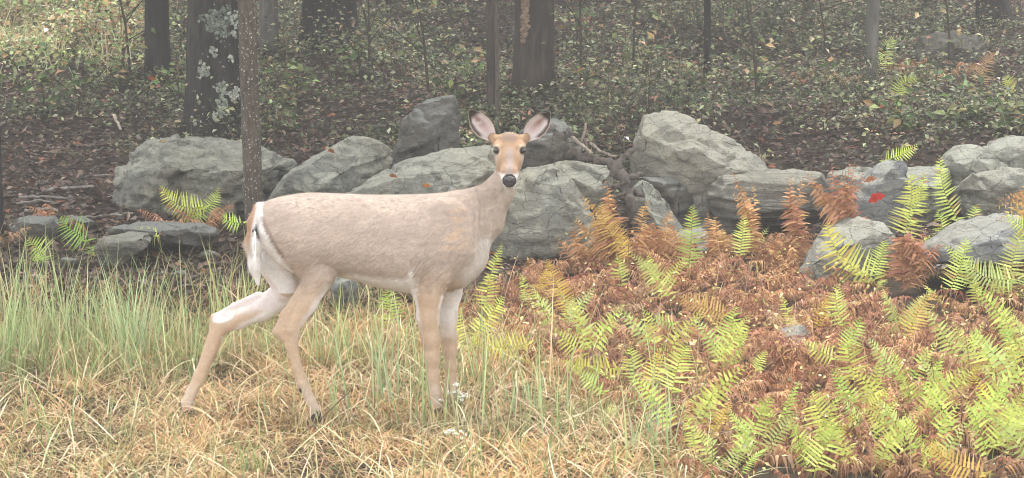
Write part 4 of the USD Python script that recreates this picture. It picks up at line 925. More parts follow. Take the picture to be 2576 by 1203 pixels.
def arc_path(L, az, e0, e1, n=12):
    t = (np.arange(n - 1) + .5) / (n - 1); el = e0 + (e1 - e0) * t ** 1.3
    d = np.stack([np.cos(el) * math.sin(az), np.cos(el) * math.cos(az), np.sin(el)], 1) * L / (n - 1)
    return np.vstack([[0, 0, 0], np.cumsum(d, 0)])
FIELD_FERNS = []
def placed_fern(label, tip, base, wq, col, col2=None, bow=0.0, near=0.0, extra=1, seed=0, pairs=None, Y=None, cat='fern', grow=1.3):
    """One fern whose main frond runs from base to tip as in the photograph (picture points); it stands on the ground below its base."""
    rg = np.random.default_rng(seed + 4000)
    Yb = Y if Y is not None else ground_hit(base[0], base[1], .13 if base[0] > 1180 else .05)[1]
    Yb -= near
    b = at(base[0], base[1], Yb); tp = at(tip[0], tip[1], Yb - rg.uniform(-.05, .07))
    g = np.array([b[0] + (b[0] - tp[0]) * .12, b[1] + .01, terrain(b[0], b[1]) - .01])
    if g[2] > b[2] - .03: g[2] = b[2] - .03
    mid = (b + tp) / 2 + np.array([-(tp[2] - b[2]), 0, (tp[0] - b[0])]) * (bow + rg.normal(0, .09)) + [0, rg.uniform(.01, .09), 0]
    u = np.linspace(0, 1, 14)[:, None]
    curve = (1 - u) ** 2 * b + 2 * u * (1 - u) * mid + u ** 2 * tp
    path = np.vstack([g + (b - g) * np.linspace(0, 1, 4)[:3, None], curve])
    Ls = np.linalg.norm(np.diff(path, axis=0), axis=1); bare = max(.03, Ls[:3].sum() / Ls.sum() - .02)
    dr = tp - b; w = wq / FQ * Yb / 2
    side = np.array([dr[2], rg.uniform(-.35, .35) * np.linalg.norm(dr), -dr[0]])
    L = Ls[3:].sum(); n = pairs or int(np.clip(L / .0135, 11, 21))
    t = thing('fern', label, cat, g)
    V, F, C = frond_mesh(path, side, w * grow, n, col, col2, rg, bare=bare, lobes=4, stemcol=np.asarray(col) * .7)
    mesh('frond', V - g, F, 'fern_leaf', t, C, smooth=False)
    for e in range(min(extra, 1)):
        pth = g + arc_path(L * rg.uniform(.55, .85), rg.uniform(0, 6.28), rg.uniform(.9, 1.3), rg.uniform(-.2, .5))
        V, F, C = frond_mesh(pth, np.cross(pth[5] - pth[3], [0, 0, 1.0]), w * .9, 16, col * rg.uniform(.75, 1.0), col2, rg, lobes=3, bare=.3, stemcol=np.asarray(col) * .7)
        mesh('frond', V - g, F, 'fern_leaf', t, C, smooth=False)
    return t
HAND = [
 ('tall upright green fern frond in front of the shaded gap below the pale boulder', (1742, 515), (1733, 668), 66, DEEP, GREEN, 0, 0),
 ('small lime fern frond in front of the layered log-like stone', (1872, 540), (1862, 640), 54, GREEN, LIME, 0, 0),
 ('slim yellow-green fern frond leaning right in front of the layered stone', (1934, 568), (1878, 636), 30, LIME, PALE, -.15, 1),
 ('little green fern frond in the red dead ferns below the ridged slab', (1556, 640), (1566, 715), 46, GREEN, GREEN, 0, 0),
 ('bright yellow fern frond bending left, alone in the red dead ferns', (1374, 652), (1424, 775), 62, YEL, YEL, .12, 1),
 ('yellow-green fern frond leaning left at the centre of the dead ferns', (1608, 654), (1684, 738), 68, LIME, PALE, .08, 1),
 ('rust and yellow fern frond arching over beside the broken branch', (1512, 508), (1568, 628), 72, YEL, OCHRE, .16, 1),
 ('yellow fern frond just below the rust and yellow one by the broken branch', (1560, 575), (1580, 645), 44, YEL, YEL, .1, 0),
 ('golden fern frond arching left over the dead ferns', (1704, 742), (1826, 790), 66, YEL, OCHRE, .3, 1),
 ('wide lime fern frond standing at the right of the golden one', (1850, 772), (1828, 890), 82, LIME, GREEN, 0, 1),
 ('lime fern frond leaning right behind the tall stalk', (1886, 790), (1806, 905), 60, LIME, LIME, -.08, 1),
 ('lime fern frond leaning left at the edge of the grass', (1388, 826), (1468, 892), 58, LIME, GREEN, .15, 1),
 ('long lime fern frond arching low to the left at the edge of the grass', (1408, 908), (1560, 925), 70, LIME, LIME, .28, 1),
 ('pale fern frond in the middle of the lime cluster at the edge of the grass', (1585, 870), (1600, 955), 60, PALE, LIME, 0, 2),
 ('broad lime fern frond in the cluster right of the grass edge', (1730, 868), (1690, 985), 84, LIME, LIME, -.05, 2),
 ('lime fern frond drooping at the lower end of the cluster by the grass edge', (1450, 925), (1520, 985), 46, LIME, PALE, .1, 1),
 ('yellow-lime fern frond in the heart of the cluster by the grass edge', (1660, 880), (1640, 960), 56, LIME, YEL, 0, 1),
 ('short green fern frond lying left under the golden one', (1624, 786), (1700, 812), 40, LIME, PALE, .25, 1),
 ('lime fern stem climbing up behind the chest of the doe', (1264, 606), (1226, 712), 34, LIME, GREEN, -.05, 0),
 ('yellow-green fern just right of the brisket of the doe', (1232, 690), (1224, 770), 60, LIME, LIME, 0, 1),
 ('yellow fern frond slanting up to the right beside the far fore leg', (1266, 744), (1196, 838), 64, YEL, LIME, -.1, 1),
 ('yellow fern frond arching level beside the far fore leg', (1180, 850), (1330, 862), 74, YEL, LIME, .26, 1),
 ('green fern frond seen between the belly and the fore leg of the doe', (972, 728), (984, 810), 70, GREEN, GREEN, 0, 1),
 ('yellow-green fern frond touching the far fore leg of the doe', (1150, 752), (1158, 872), 48, LIME, YEL, 0, 1),
 ('tall feathery lime fern frond in front of the right-hand rocks', (2366, 386), (2408, 548), 62, GREEN, LIME, .04, 0),
 ('broad bright fern frond right of the red leaf', (2290, 436), (2272, 600), 96, LIME, LIME, 0, 1),
 ('lime fern frond leaning right next to the broad bright one', (2326, 432), (2288, 560), 52, LIME, LIME, -.08, 0),
 ('large yellow-green fern frond leaning left over the pale rounded boulder', (2080, 560), (2200, 700), 110, LIME, YEL, .16, 1),
 ('green-yellow fern frond behind the large one on the pale rounded boulder', (2226, 604), (2202, 690), 62, LIME, LIME, 0, 1),
 ('small lime fern frond below the tall feathery one', (2358, 526), (2372, 602), 48, LIME, LIME, 0, 0),
 ('smallest lime fern frond in front of the right-hand rocks', (2462, 512), (2456, 568), 40, PALE, LIME, 0, 0),
 ('bright green fern frond at the right edge above the overhanging slab', (2530, 540), (2610, 590), 56, GREEN, LIME, .1, 0),
 ('lime fern frond rising in front of the shade under the overhanging slab', (2432, 596), (2392, 726), 70, LIME, LIME, -.06, 1),
 ('pale fern frond arching left across the overhanging slab', (2420, 640), (2560, 700), 84, PALE, PALE, .3, 1),
 ('pale green fern at the right edge beside the overhanging slab', (2580, 560), (2540, 720), 70, LIME, PALE, 0, 1),
 ('upright green fern frond left of the dark stump-like dead fern at right', (2106, 714), (2122, 814), 60, GREEN, LIME, 0, 0),
 ('dark green fern frond pointing up right of the blue-grey stone', (2172, 796), (2126, 884), 62, GREEN, GREEN, -.06, 1),
 ('pinkish yellow fern frond slanting right at the lower right', (2352, 735), (2288, 840), 70, YEL, OCHRE, -.05, 0),
 ('dull green fern frond lying left beside the pinkish yellow one', (2216, 842), (2304, 806), 50, GREEN, PALE, -.1, 1),
 ('lime fern frond on the right side below the overhanging slab', (2450, 700), (2470, 800), 60, LIME, LIME, 0, 1),
 ('wide lime fern frond leaning left at lower right', (2440, 838), (2500, 935), 88, LIME, LIME, .12, 1),
 ('bright fern frond left of the wide lime one at lower right', (2130, 850), (2150, 950), 84, LIME, GREEN, 0, 2),
 ('lime fern frond over the small blue-grey stone', (2020, 860), (2100, 900), 54, PALE, LIME, .2, 1),
 ('thin lime fern frond standing against the small blue-grey stone', (1925, 880), (1900, 930), 36, LIME, LIME, 0, 0),
 ('tall sharp green fern frond at lower centre right', (1944, 992), (1862, 1130), 74, GREEN, GREEN, -.1, 1),
 ('large lime fern frond in the lower right corner group', (2040, 985), (2090, 1090), 96, LIME, LIME, .1, 2),
 ('golden fern frond arching over near the bottom edge at right', (2330, 1110), (2480, 1190), 74, YEL, YEL, .34, 1),
 ('yellow fern frond at lower right between red dead ferns', (2236, 975), (2182, 1030), 44, YEL, LIME, -.12, 1),
 ('lime fern frond leaning left above the golden one near the bottom', (2180, 1032), (2270, 1100), 78, PALE, LIME, .15, 2),
 ('broad lime fern frond near the bottom edge at right', (2110, 1060), (2050, 1180), 100, LIME, GREEN, -.05, 2),
 ('lime fern frond by the bottom edge in the right corner', (2560, 1010), (2500, 1120), 90, LIME, LIME, -.1, 2),
 ('green fern cluster standing at the left edge of the big left boulder', (150, 548), (222, 604), 92, GREEN, DEEP, .2, 3),
 ('green fern left of that cluster, lower in the grass', (70, 600), (110, 650), 80, GREEN, GREEN, .15, 3),
 ('lime fern frond arching over the face of the big left boulder', (402, 468), (516, 520), 66, GREEN, LIME, .3, 0),
 ('second lime fern frond on the face of the big left boulder', (550, 472), (484, 560), 52, GREEN, LIME, -.2, 1),
 ('small round green fern at the foot of the slender trunk', (556, 540), (612, 560), 44, GREEN, GREEN, .3, 1),
 ('striped yellow-green fern frond under the big left boulder', (332, 575), (400, 590), 50, LIME, LIME, .35, 0),
 ('green fern peeping over the pointed stone at right', (2310, 362), (2226, 402), 46, GREEN, LIME, -.2, 0),
 ('pale green fern on the slope right of the lichen-spotted trunk', (2252, 92), (2220, 180), 66, LIME, PALE, .2, 2),
 ('hooked green fern frond on the dark slope at right', (2310, 196), (2258, 250), 50, GREEN, GREEN, .35, 0),
 ('orange-brown fern on the upper right slope', (2500, 130), (2470, 210), 60, OCHRE, RUST, .1, 2),
 ('bright green fern high on the slope at the right edge', (2530, 190), (2550, 230), 44, GREEN, LIME, 0, 2),
]
for i, (lab, tip, base, wq, c1, c2, bow, extra) in enumerate(HAND):
    yl = None
    if base[1] < 640 and base[0] > 1700 and base[1] > 380: yl = 13.45
    if 'face of the big left' in lab: yl = 14.35
    if 'over the pointed stone' in lab: yl = 14.9
    if 'overhanging slab' in lab: yl = 12.35
    if 'pale rounded boulder' in lab: yl = 12.75
    if 'foot of the slender' in lab or 'striped yellow' in lab or 'left edge of the big left' in lab: yl = 13.5
    placed_fern(lab, tip, base, wq, c1, c2, bow, extra=extra, seed=i, Y=yl)

# the edge between meadow grass and fern bed, as a line on the ground
edge_q = [(1185, 740), (1200, 830), (1300, 900), (1420, 955), (1560, 1010), (1680, 1080), (1760, 1160), (1800, 1240)]
E = np.array([ground_hit(*p)[:2] for p in edge_q]); E = E[np.argsort(E[:, 1])]
def fern_edge(y): return np.interp(y, E[:, 1], E[:, 0])
rg = np.random.default_rng(2024)
def make_fern(cols, nf, L, label, group, dead=False, seed=0):
    r_ = np.random.default_rng(seed + 70)
    t = thing('dead_fern' if dead else 'fern', label, 'fern', (0, 0, 0), group=group)
    for k in range(nf):
        az = k / nf * 6.283 + r_.uniform(-.4, .4); c1 = cols[r_.integers(len(cols))]; c2 = cols[r_.integers(len(cols))]
        l = L * r_.uniform(.7, 1.15)
        p = arc_path(l, az, r_.uniform(.5, 1.3) if dead else r_.uniform(1.15, 1.5), r_.uniform(-1.1, .2) if dead else r_.uniform(.2, 1.0))
        side = np.cross(p[6] - p[4], [0, 0, 1.0]) + r_.normal(0, .01 if not dead else .02, 3)
        if not dead:                                     # the blades turn towards the open meadow, where the light comes from
            az = r_.uniform(-1.5, 1.5) + (3.14 if r_.uniform() < .35 else 0); lean_ = r_.uniform(-.55, .55)
            p = arc_path(l, 0, 1.5, 1.5 - r_.uniform(.1, .7)); p = np.stack([p[:, 1] * 1.0 * np.sign(lean_) + p[:, 2] * lean_, -.25 * p[:, 1] + r_.uniform(-.2, .1) * p[:, 2], p[:, 2]], 1) + np.array([r_.uniform(-.05, .05), r_.uniform(-.04, .04), 0])
            dd = p[8] - p[4]; side = np.array([dd[2], r_.uniform(-.4, .4) * np.linalg.norm(dd), -dd[0]])
        V, F, C = frond_mesh(p, side, l * (r_.uniform(.13, .2) if dead else r_.uniform(.17, .24)), 22 if dead else 15, c1, c2, r_, curl=.85 if dead else .05, lobes=2 if dead else 3, bare=.2, stemcol=c1 * .7, fill=.55 if dead else .74, sweep=.35 if dead else .1)
        mesh('frond', V, F, 'dead_leaf' if dead else 'fern_leaf', t, C, smooth=False)
    return t
def set_place(p, loc, rz, s):
    x = UsdGeom.Xformable(p); x.ClearXformOpOrder()
    p.GetAttribute('xformOp:translate').Set(Gf.Vec3d(*map(float, loc)))
    ops = [x.GetXformOp(UsdGeom.XformOp.TypeTranslate) if False else UsdGeom.XformOp(p.GetAttribute('xformOp:translate'))]
    ops.append(x.AddRotateZOp()); ops[-1].Set(float(math.degrees(rz)))
    ops.append(x.AddScaleOp()); ops[-1].Set(Gf.Vec3f(s, s, s))
    x.SetXformOpOrder(ops)
def shade_gap(x, y):
    qx, qy = to_q(np.array([x, y, .08])); top = np.interp(qx, [1180, 1250, 1370, 1480, 1560, 1690, 1800, 2000, 2060, 2240, 2300], [735, 712, 700, 640, 610, 660, 640, 635, 735, 690, 640]); return (2215 < qx < 2445 and 640 < qy < 790) or qy < top
def spots(n, y0, y1, x1=3.2, off=0.0, seed=0, clear=.08, prob=None):
    r_ = np.random.default_rng(seed); out = []
    for _ in range(n * 60):
        if len(out) == n: break
        y = r_.uniform(y0, y1); x = r_.uniform(-.6, min(x1, .215 * y))
        if x < fern_edge(y) + off or (prob and r_.uniform() > prob(x, y)) or shade_gap(x, y): continue
        if all((x - a) ** 2 + (y - b) ** 2 > clear ** 2 for a, b in out): out.append((x, y))
    return out
RUSTS = [np.array([.50, .26, .145]), np.array([.41, .20, .11]), np.array([.56, .33, .19]), np.array([.28, .14, .085]), np.array([.62, .42, .26])]
DG = 'rust-brown dead ferns matted across the fern bed'
dead = [make_fern([RUSTS[(s + k) % 5] for k in (0, 1, 3)], 6 + s % 4, (.22, .30, .26, .34)[s % 4], 'dead rust-brown fern collapsed among the others in the fern bed', DG, True, s) for s in range(11)]
dead += [make_fern([np.array([.42, .22, .10]), np.array([.36, .18, .085])], 6, .28, 'dead rust-brown fern collapsed among the others in the fern bed', DG, True, 20)]
pts = spots(250, 8.7, 13.75, off=.03, seed=1, clear=.11)
for i, (x, y) in enumerate(pts):
    loc = (x, y, terrain(x, y) - .005); s = rg.uniform(.6, 1.0) * (1 + .08 * ss(12.4, 13.2, y)); a_ = rg.uniform(0, 6.28)
    if i < len(dead): set_place(dead[i], loc, a_, s)
    else: copy_of(dead[i % len(dead)], loc, a_, scale=s)
GG = 'lime-green ferns filling the fern bed at the lower right'
live = [make_fern([LIME, LIME, GREEN, PALE], 3, .28, 'lime-green fern in the thick of the fern bed', GG, False, 40 + s) for s in range(5)]
live += [make_fern([YEL, LIME], 2, .27, 'lime-green fern in the thick of the fern bed', GG, False, 60)]
def pr(x, y):
    qx, qy = to_q(np.array([x, y, .15])); return float(np.clip(.02 + .98 * ss(930, 1090, qy - .06 * (2576 - qx)) + .22 * ss(2250, 2500, qx) * (qy > 760), 0, 1))
pts = spots(40, 8.7, 12.9, off=.02, seed=2, clear=.22, prob=pr)
for i, (x, y) in enumerate(pts):
    loc = (x, y, terrain(x, y)); s = rg.uniform(.75, 1.2); a_ = rg.uniform(-.7, .7)
    if i < len(live): set_place(live[i], loc, a_, s)
    else: copy_of(live[i % len(live)], loc, a_, scale=(s * (-1) ** i, s, s))
for i in range(len(pts), len(live)): set_place(live[i], (2.2 + .1 * i, 9.2, 0), 0, 1)
# broken fern litter lying under the fern bed: past counting
V_, F_, C_ = [], [], []
pts = spots(520, 8.6, 13.9, off=-.06, seed=3, clear=.03)
for i, (x, y) in enumerate(pts):
    p = np.array([x, y, terrain(x, y) + rg.uniform(.01, .10)]) + arc_path(rg.uniform(.14, .28), rg.uniform(0, 6.28), rg.uniform(-.1, .7), rg.uniform(-.9, .1), 8)
    c = RUSTS[rg.integers(len(RUSTS))]
    V, F, C = frond_mesh(p, np.cross(p[5] - p[3], [0, 0, 1.0]), rg.uniform(.035, .06), 12, c * rg.uniform(.28, .75), c * .6, rg, curl=.8, lobes=2, bare=.05, stemcol=c * .6)  # decayed tone, darkened further to put shade into the gaps
    V_.append((V, F, C))
pf = np.array(spots(1500, 8.6, 13.4, off=-.05, seed=8, clear=.0)); pf = np.stack([pf[:, 0], pf[:, 1], terrain(pf[:, 0], pf[:, 1]) + rg.uniform(.03, .2, len(pf))], 1); nf_ = len(pf)
V_.append(leaf_quads(pf, rg.normal(0, 1, (nf_, 3)), rg.normal(0, 1, (nf_, 3)) + [0, -.6, .6], rg.uniform(.012, .034, nf_), rg.uniform(.007, .016, nf_), pick(rg, nf_, [(2, (.66, .58, .26)), (2, (.62, .42, .20)), (1, (.70, .62, .40)), (1.5, (.50, .56, .18))], .15)))
st_ = np.array(spots(380, 8.6, 13.6, off=-.05, seed=9, clear=.0)); st_ = np.stack([st_[:, 0], st_[:, 1], terrain(st_[:, 0], st_[:, 1])], 1); ns_ = len(st_); cst = pick(rg, ns_, [(2, (.42, .26, .16)), (1, (.58, .44, .28)), (1, (.24, .14, .09))], .15); es_ = rg.uniform(.4, 1.5, ns_)
V_.append(blades(st_, rg.uniform(0, 6.28, ns_), es_, es_ - rg.uniform(0, .8, ns_), rg.uniform(.15, .42, ns_), np.full(ns_, .005), cst * .7, cst, 5, rng=rg))
tag(mesh('dead_fern_litter', *[cat_meshes(V_)[k] for k in (0, 1)], 'dead_leaf', '/World', cat_meshes(V_)[2], smooth=False), 'broken rust-coloured fern litter on the ground of the fern bed', 'fern litter', kind='stuff')
# a few rusty ferns standing up against the rocks
for i, (lab, tip, base, wq, c1, c2, bow) in enumerate([
 ('rust-red dead fern in front of the ridged slab and broken branch', (1490, 545), (1570, 660), 90, RUST, OCHRE, .1), ('brown dead fern rising in front of the layered stone', (1872, 478), (1890, 590), 60, RUST, OCHRE, -.05), ('rusty dead fern drooping over the flat-topped stone', (2040, 440), (2150, 560), 96, RUST, RUST, .2),
 ('upright rusty dead fern left of the dark pointed stone', (2136, 398), (2130, 500), 62, RUST, RUST, 0), ('orange-brown dead fern at the right edge by the cracked boulder', (2500, 520), (2590, 480), 76, OCHRE, OCHRE, .2), ('rusty dead fern right of the broken branch', (1640, 560), (1600, 650), 80, RUST, OCHRE, -.1),
 ('dead fern hanging down the overhanging slab in the shade', (2330, 690), (2270, 600), 76, RUST, RUST, .25), ('dark rusty fern just right of the broad bright frond', (2320, 610), (2290, 700), 80, RUST, RUST, .05), ('rusty dead fern between the pale boulder and the layered stone', (1985, 470), (2010, 600), 70, RUST, RUST, .08),
 ('feathery rust fern leaning left over the foot of the ridged slab', (1440, 600), (1520, 690), 84, RUST, OCHRE, .12), ('tall rust-orange fern right under the broken branch', (1530, 480), (1545, 640), 80, RUST, OCHRE, .02), ('rust fern bending right over the thin leaning slab', (1690, 560), (1630, 680), 84, OCHRE, RUST, -.14),
 ('rusty fern spreading below the shaded gap under the pale boulder', (1700, 610), (1760, 690), 90, RUST, RUST, .1), ('rust fern standing left of the small lime frond by the layered stone', (1815, 575), (1830, 680), 84, RUST, OCHRE, 0), ('rust fern leaning right in front of the layered stone', (1960, 590), (1910, 690), 88, RUST, OCHRE, -.1),
 ('pale rust fern left of the pale rounded boulder', (1975, 610), (1990, 720), 80, OCHRE, RUST, .05), ('low rust fern in front of the small rounded stone', (1640, 650), (1680, 730), 90, RUST, OCHRE, .15), ('feathery brown fern between the yellow frond and the ridged slab', (1330, 670), (1360, 745), 84, RUST, OCHRE, .1)]):
    rgx = np.random.default_rng(900 + i); Yb = 13.3 if base[0] < 2250 else 12.7
    b = at(base[0], base[1], Yb); tp = at(tip[0], tip[1], Yb); g = np.array([b[0], b[1], min(terrain(b[0], b[1]), b[2] - .02)])
    t = thing('dead_fern', lab, 'fern', g)
    for k in range(4):
        tip2 = tp + rgx.normal(0, .05, 3) * (k > 0); mid = (b + tip2) / 2 + np.array([-(tp[2] - b[2]), 0, tp[0] - b[0]]) * (bow + rgx.normal(0, .1) * (k > 0))
        u = np.linspace(0, 1, 12)[:, None]; pth = np.vstack([g[None], (1 - u) ** 2 * b + 2 * u * (1 - u) * mid + u ** 2 * tip2])
        V, F, C = frond_mesh(pth, np.array([tip2[2] - b[2], rgx.uniform(-.1, .1), -(tip2[0] - b[0])]), wq / FQ * Yb / 2 * 1.1, 20, c1, c2, rgx, curl=.45, lobes=3, bare=.12, stemcol=c1 * .7)
        mesh('frond', V - g, F, 'dead_leaf', t, C, smooth=False)

# ------------------------------------------------------------------ meadow grass
rg = np.random.default_rng(12)
STRAW = [(4, (.60, .43, .235)), (3, (.46, .315, .16)), (2, (.72, .57, .36)), (2.4, (.55, .34, .21)), (1.6, (.28, .185, .09)), (2, (.42, .37, .155)), (.8, (.28, .32, .12))]
def meadow(n, y0, y1, pad=.06):
    n = int(n * 1.2); y = rg.uniform(y0, y1, n * 2); x = rg.uniform(-.32, .2, n * 2) * y
    k = x < fern_edge(y) + pad + rg.normal(0, .07, len(x)); x, y = x[k][:n], y[k][:n]
    return np.stack([x, y, terrain(x, y) - .004], 1)
r = meadow(108000, 8.4, 12.9)
dens = meshkit.fbm(r * [2.2, 2.2, 0], 3, 41)
keepg = rg.uniform(0, 1, len(r)) < (.45 + .75 * ss(.36, .58, meshkit.fbm(r * [5.5, 5.5, 0], 2, 44))) * np.clip(1.2 - 1.0 * ss(11.3, 12.6, r[:, 1]) - .35 * (dens < .38), .15, 1); r = r[keepg]
n = len(r); e0 = rg.uniform(.15, 1.35, n); e1 = e0 - rg.uniform(.5, 2.0, n)
gmix = ss(.45, .62, meshkit.fbm(r * [1.5, 1.5, 0] + 9, 3, 43)) 
c = pick(rg, n, STRAW, .16); gr = pick(rg, n, [(3, (.30, .34, .12)), (2, (.22, .30, .09)), (1, (.40, .40, .18))], .14)
sel = rg.uniform(0, 1, n) < .03 + .15 * gmix; c[sel] = gr[sel]
cl_ = meshkit.fbm(r * [3.2, 3.2, 0] + 2, 2, 49); tone = meshkit.fbm(r * [2.4, 2.4, 0] + 6, 3, 50)
c = c * (.62 + .76 * tone)[:, None] * np.stack([1 + .25 * (cl_ - .5), np.ones(n), 1 - .3 * (cl_ - .5)], 1)
short = ss(11.2, 10.5, r[:, 1])
V, F, C = blades(r + [0, 0, .004], 9.4 * cl_ + rg.normal(0, 1.7, n), e0 - .28 * short, e1, (.55 + .8 * tone) * rg.uniform(.05, .20, n) * (1 - .30 * short), rg.uniform(.0032, .0062, n), c * np.array([.50, .45, .40]), c * np.array([1.2, 1.12, 1.0]), 5, rng=rg)  # roots brownish and darkened, putting gap shade into the blade colour
rl = meadow(1500, 8.5, 12.2); m_ = len(rl); cs = pick(rg, m_, [(3, (.72, .61, .42)), (2, (.62, .47, .32)), (1, (.58, .58, .34))], .12); el_ = rg.uniform(.1, .9, m_)
V2, F2, C2 = blades(rl + [0, 0, .03], rg.uniform(0, 6.28, m_), el_, el_ - rg.uniform(.2, 1.5, m_), rg.uniform(.14, .36, m_), rg.uniform(.004, .0065, m_), cs * .8, cs, 7, rng=rg)
V, F, C = cat_meshes([(V, F, C), (V2, F2, C2)])
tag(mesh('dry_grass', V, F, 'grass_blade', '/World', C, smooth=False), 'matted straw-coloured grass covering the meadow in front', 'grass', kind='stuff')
# thinner green blades through it
r = meadow(12000, 8.5, 12.8)
w = ss(.42, .6, meshkit.fbm(r * [1.3, 1.1, 0] + 4, 3, 47)) * (.10 + .85 * ss(10.1, 10.7, r[:, 1])) * (1 - .85 * ss(11.5, 12.3, r[:, 1])); r = r[rg.uniform(0, 1, len(r)) < w + .03]
n = len(r); c = pick(rg, n, [(3, (.27, .35, .14)), (2, (.36, .42, .19)), (1, (.20, .28, .10)), (2, (.48, .41, .23))], .16)
e0 = rg.uniform(1.1, 1.55, n)
V, F, C = blades(r, rg.uniform(0, 6.28, n), e0, e0 - rg.uniform(.1, 1.1, n), rg.uniform(.12, .34, n), rg.uniform(.0035, .006, n), c * .75, c * 1.15, 5, rng=rg)
tag(mesh('green_grass', V, F, 'grass_blade', '/World', C, smooth=False), 'fresh green blades growing through the matted straw grass', 'grass', kind='stuff')
# tall tufts and stalks that stand out
def tuft(label, qx, qy, top, n, spread, cols, group=None, lean=0.0, seed=0, width=.005, Yoff=0.0, droop=.35):
    rgx = np.random.default_rng(seed + 6000)
    n = int(n * 1.2); g = ground_hit(qx, qy); g[1] += Yoff; g[2] = terrain(g[0], g[1])
    h = (qy - top) / FQ * g[1] * 1.04
    root = rgx.normal(0, spread * 1.25, (n, 3)) * [1, .6, 0]
    c = pick(rgx, n, cols, .12); e0 = rgx.uniform(1.32, 1.56, n)
    az = np.where(rgx.uniform(0, 1, n) < .5, 1.57, -1.57) + rgx.normal(0, .8, n)
    t = thing('tall_grass', label, 'grass', g, group=group)
    root[:, 2] = terrain(g[0] + root[:, 0], g[1] + root[:, 1]) - g[2] - .01
    V, F, C = blades(root, az, e0, e0 - rgx.uniform(.02, droop, n) - lean, h * rgx.uniform(.55, 1.05, n), 1.35 * width * rgx.uniform(.7, 1.3, n), c * .8, c * 1.15, 7, rng=rgx)
    tag(mesh('blade', V, F, 'grass_blade', t, C, smooth=False), kind='stuff')
TG = [(3, (.36, .46, .21)), (2, (.48, .55, .29)), (1, (.26, .37, .14)), (1, (.58, .50, .30))]
TB = [(3, (.37, .49, .28)), (2, (.48, .57, .34)), (1, (.28, .41, .22))]
tg = 'tufts of tall green grass in the meadow at left'
for i, (px, py, top, n, sp, cols) in enumerate([(60, 900, 560, 26, .05, TG), (100, 880, 620, 20, .06, TG), (165, 870, 560, 12, .05, TG), (20, 930, 690, 26, .05, TG), (240, 890, 690, 28, .07, TG), (335, 930, 620, 34, .035, TB), (355, 905, 590, 12, .03, TG),
     (300, 900, 700, 26, .06, TG), (420, 900, 720, 24, .07, TG), (490, 900, 740, 24, .07, TG), (130, 920, 730, 30, .08, TG), (620, 900, 780, 22, .07, TG), (820, 930, 760, 28, .08, TG), (890, 920, 740, 26, .07, TG)]):
    tuft('tuft of tall green grass blades rising from the meadow', px, py, top, n, sp, cols, tg, seed=i)
tuft('two long pale stalks standing at the far left edge', 45, 760, 530, 4, .03, [(1, (.50, .50, .26))], seed=30, width=.005, droop=.12)
tuft('long green stalk leaning over left of the near hind leg', 545, 850, 560, 6, .06, TG, seed=31, width=.005, droop=.5)
tuft('bright tall stalks just behind the tail of the doe', 615, 840, 560, 9, .035, [(1, (.44, .56, .20)), (1, (.52, .58, .26))], seed=32, width=.006, droop=.3)
tuft('blue-green blades in front of the belly of the doe', 965, 990, 690, 12, .045, TB, seed=33, width=.0055, Yoff=-.25, droop=.22)
tuft('green blades crossing in front of the near fore leg', 1075, 1075, 830, 12, .05, TG, seed=34, width=.0055, Yoff=-.12, droop=.25)
tuft('slim stalks right of the fore legs at the edge of the ferns', 1225, 1000, 790, 5, .02, [(1, (.30, .38, .16)), (1, (.38, .44, .2))], seed=35, width=.005, droop=.1)
tuft('lone bright stalks standing before the yellow fern', 1372, 960, 690, 4, .02, [(1, (.42, .54, .22))], seed=36, width=.005, droop=.08)
tuft('green-blue stalks at the left side of the lime fern cluster', 1330, 1040, 860, 12, .04, TB, seed=37, width=.005, droop=.15)
tuft('tall pale stalks rising through the lime fern cluster', 1760, 1060, 720, 6, .018, [(1, (.46, .54, .26)), (1, (.36, .46, .2))], seed=38, width=.0055, droop=.07)
tuft('upright green stalks at the bottom right of the meadow', 1660, 1130, 930, 16, .05, TB, seed=39, width=.005, droop=.2)
tuft('green stalks in the matted grass below the fore legs', 1130, 1190, 1010, 14, .06, TG, seed=40, width=.005, droop=.3)
tuft('green blades in front of the forward hind leg', 800, 1030, 860, 12, .05, TG, seed=41, width=.005, Yoff=-.15, droop=.4)
for k_, (hx, hy, lab_) in enumerate([(800, 1085, 'straw tuft hiding the hoof of the forward hind leg'), (1100, 1082, 'straw tuft hiding the hoof of the near fore leg'), (478, 1085, 'straw tuft at the trailing hind hoof'), (1140, 1050, 'straw tuft at the far fore hoof')]):
    tuft(lab_, hx, hy, hy - (95 if hx != 478 else 60), 34, .05, [(3, (.60, .45, .25)), (1, (.42, .38, .18)), (1, (.68, .55, .36))], seed=70 + k_, width=.0038, droop=1.1)
tuft('dense green tuft at the bottom edge left of centre', 620, 1195, 1080, 22, .05, [(2, (.22, .32, .10)), (1, (.3, .36, .14))], seed=42, droop=.5)
tuft('arching straw-coloured stems at the flank of the doe', 560, 760, 590, 9, .07, [(1, (.52, .40, .22)), (1, (.45, .33, .18))], seed=43, width=.004, droop=1.5)
tuft('arching straw-coloured stems below the belly of the doe', 880, 850, 720, 18, .10, [(1, (.52, .40, .22)), (1, (.45, .33, .18))], seed=44, width=.0035, droop=1.6)
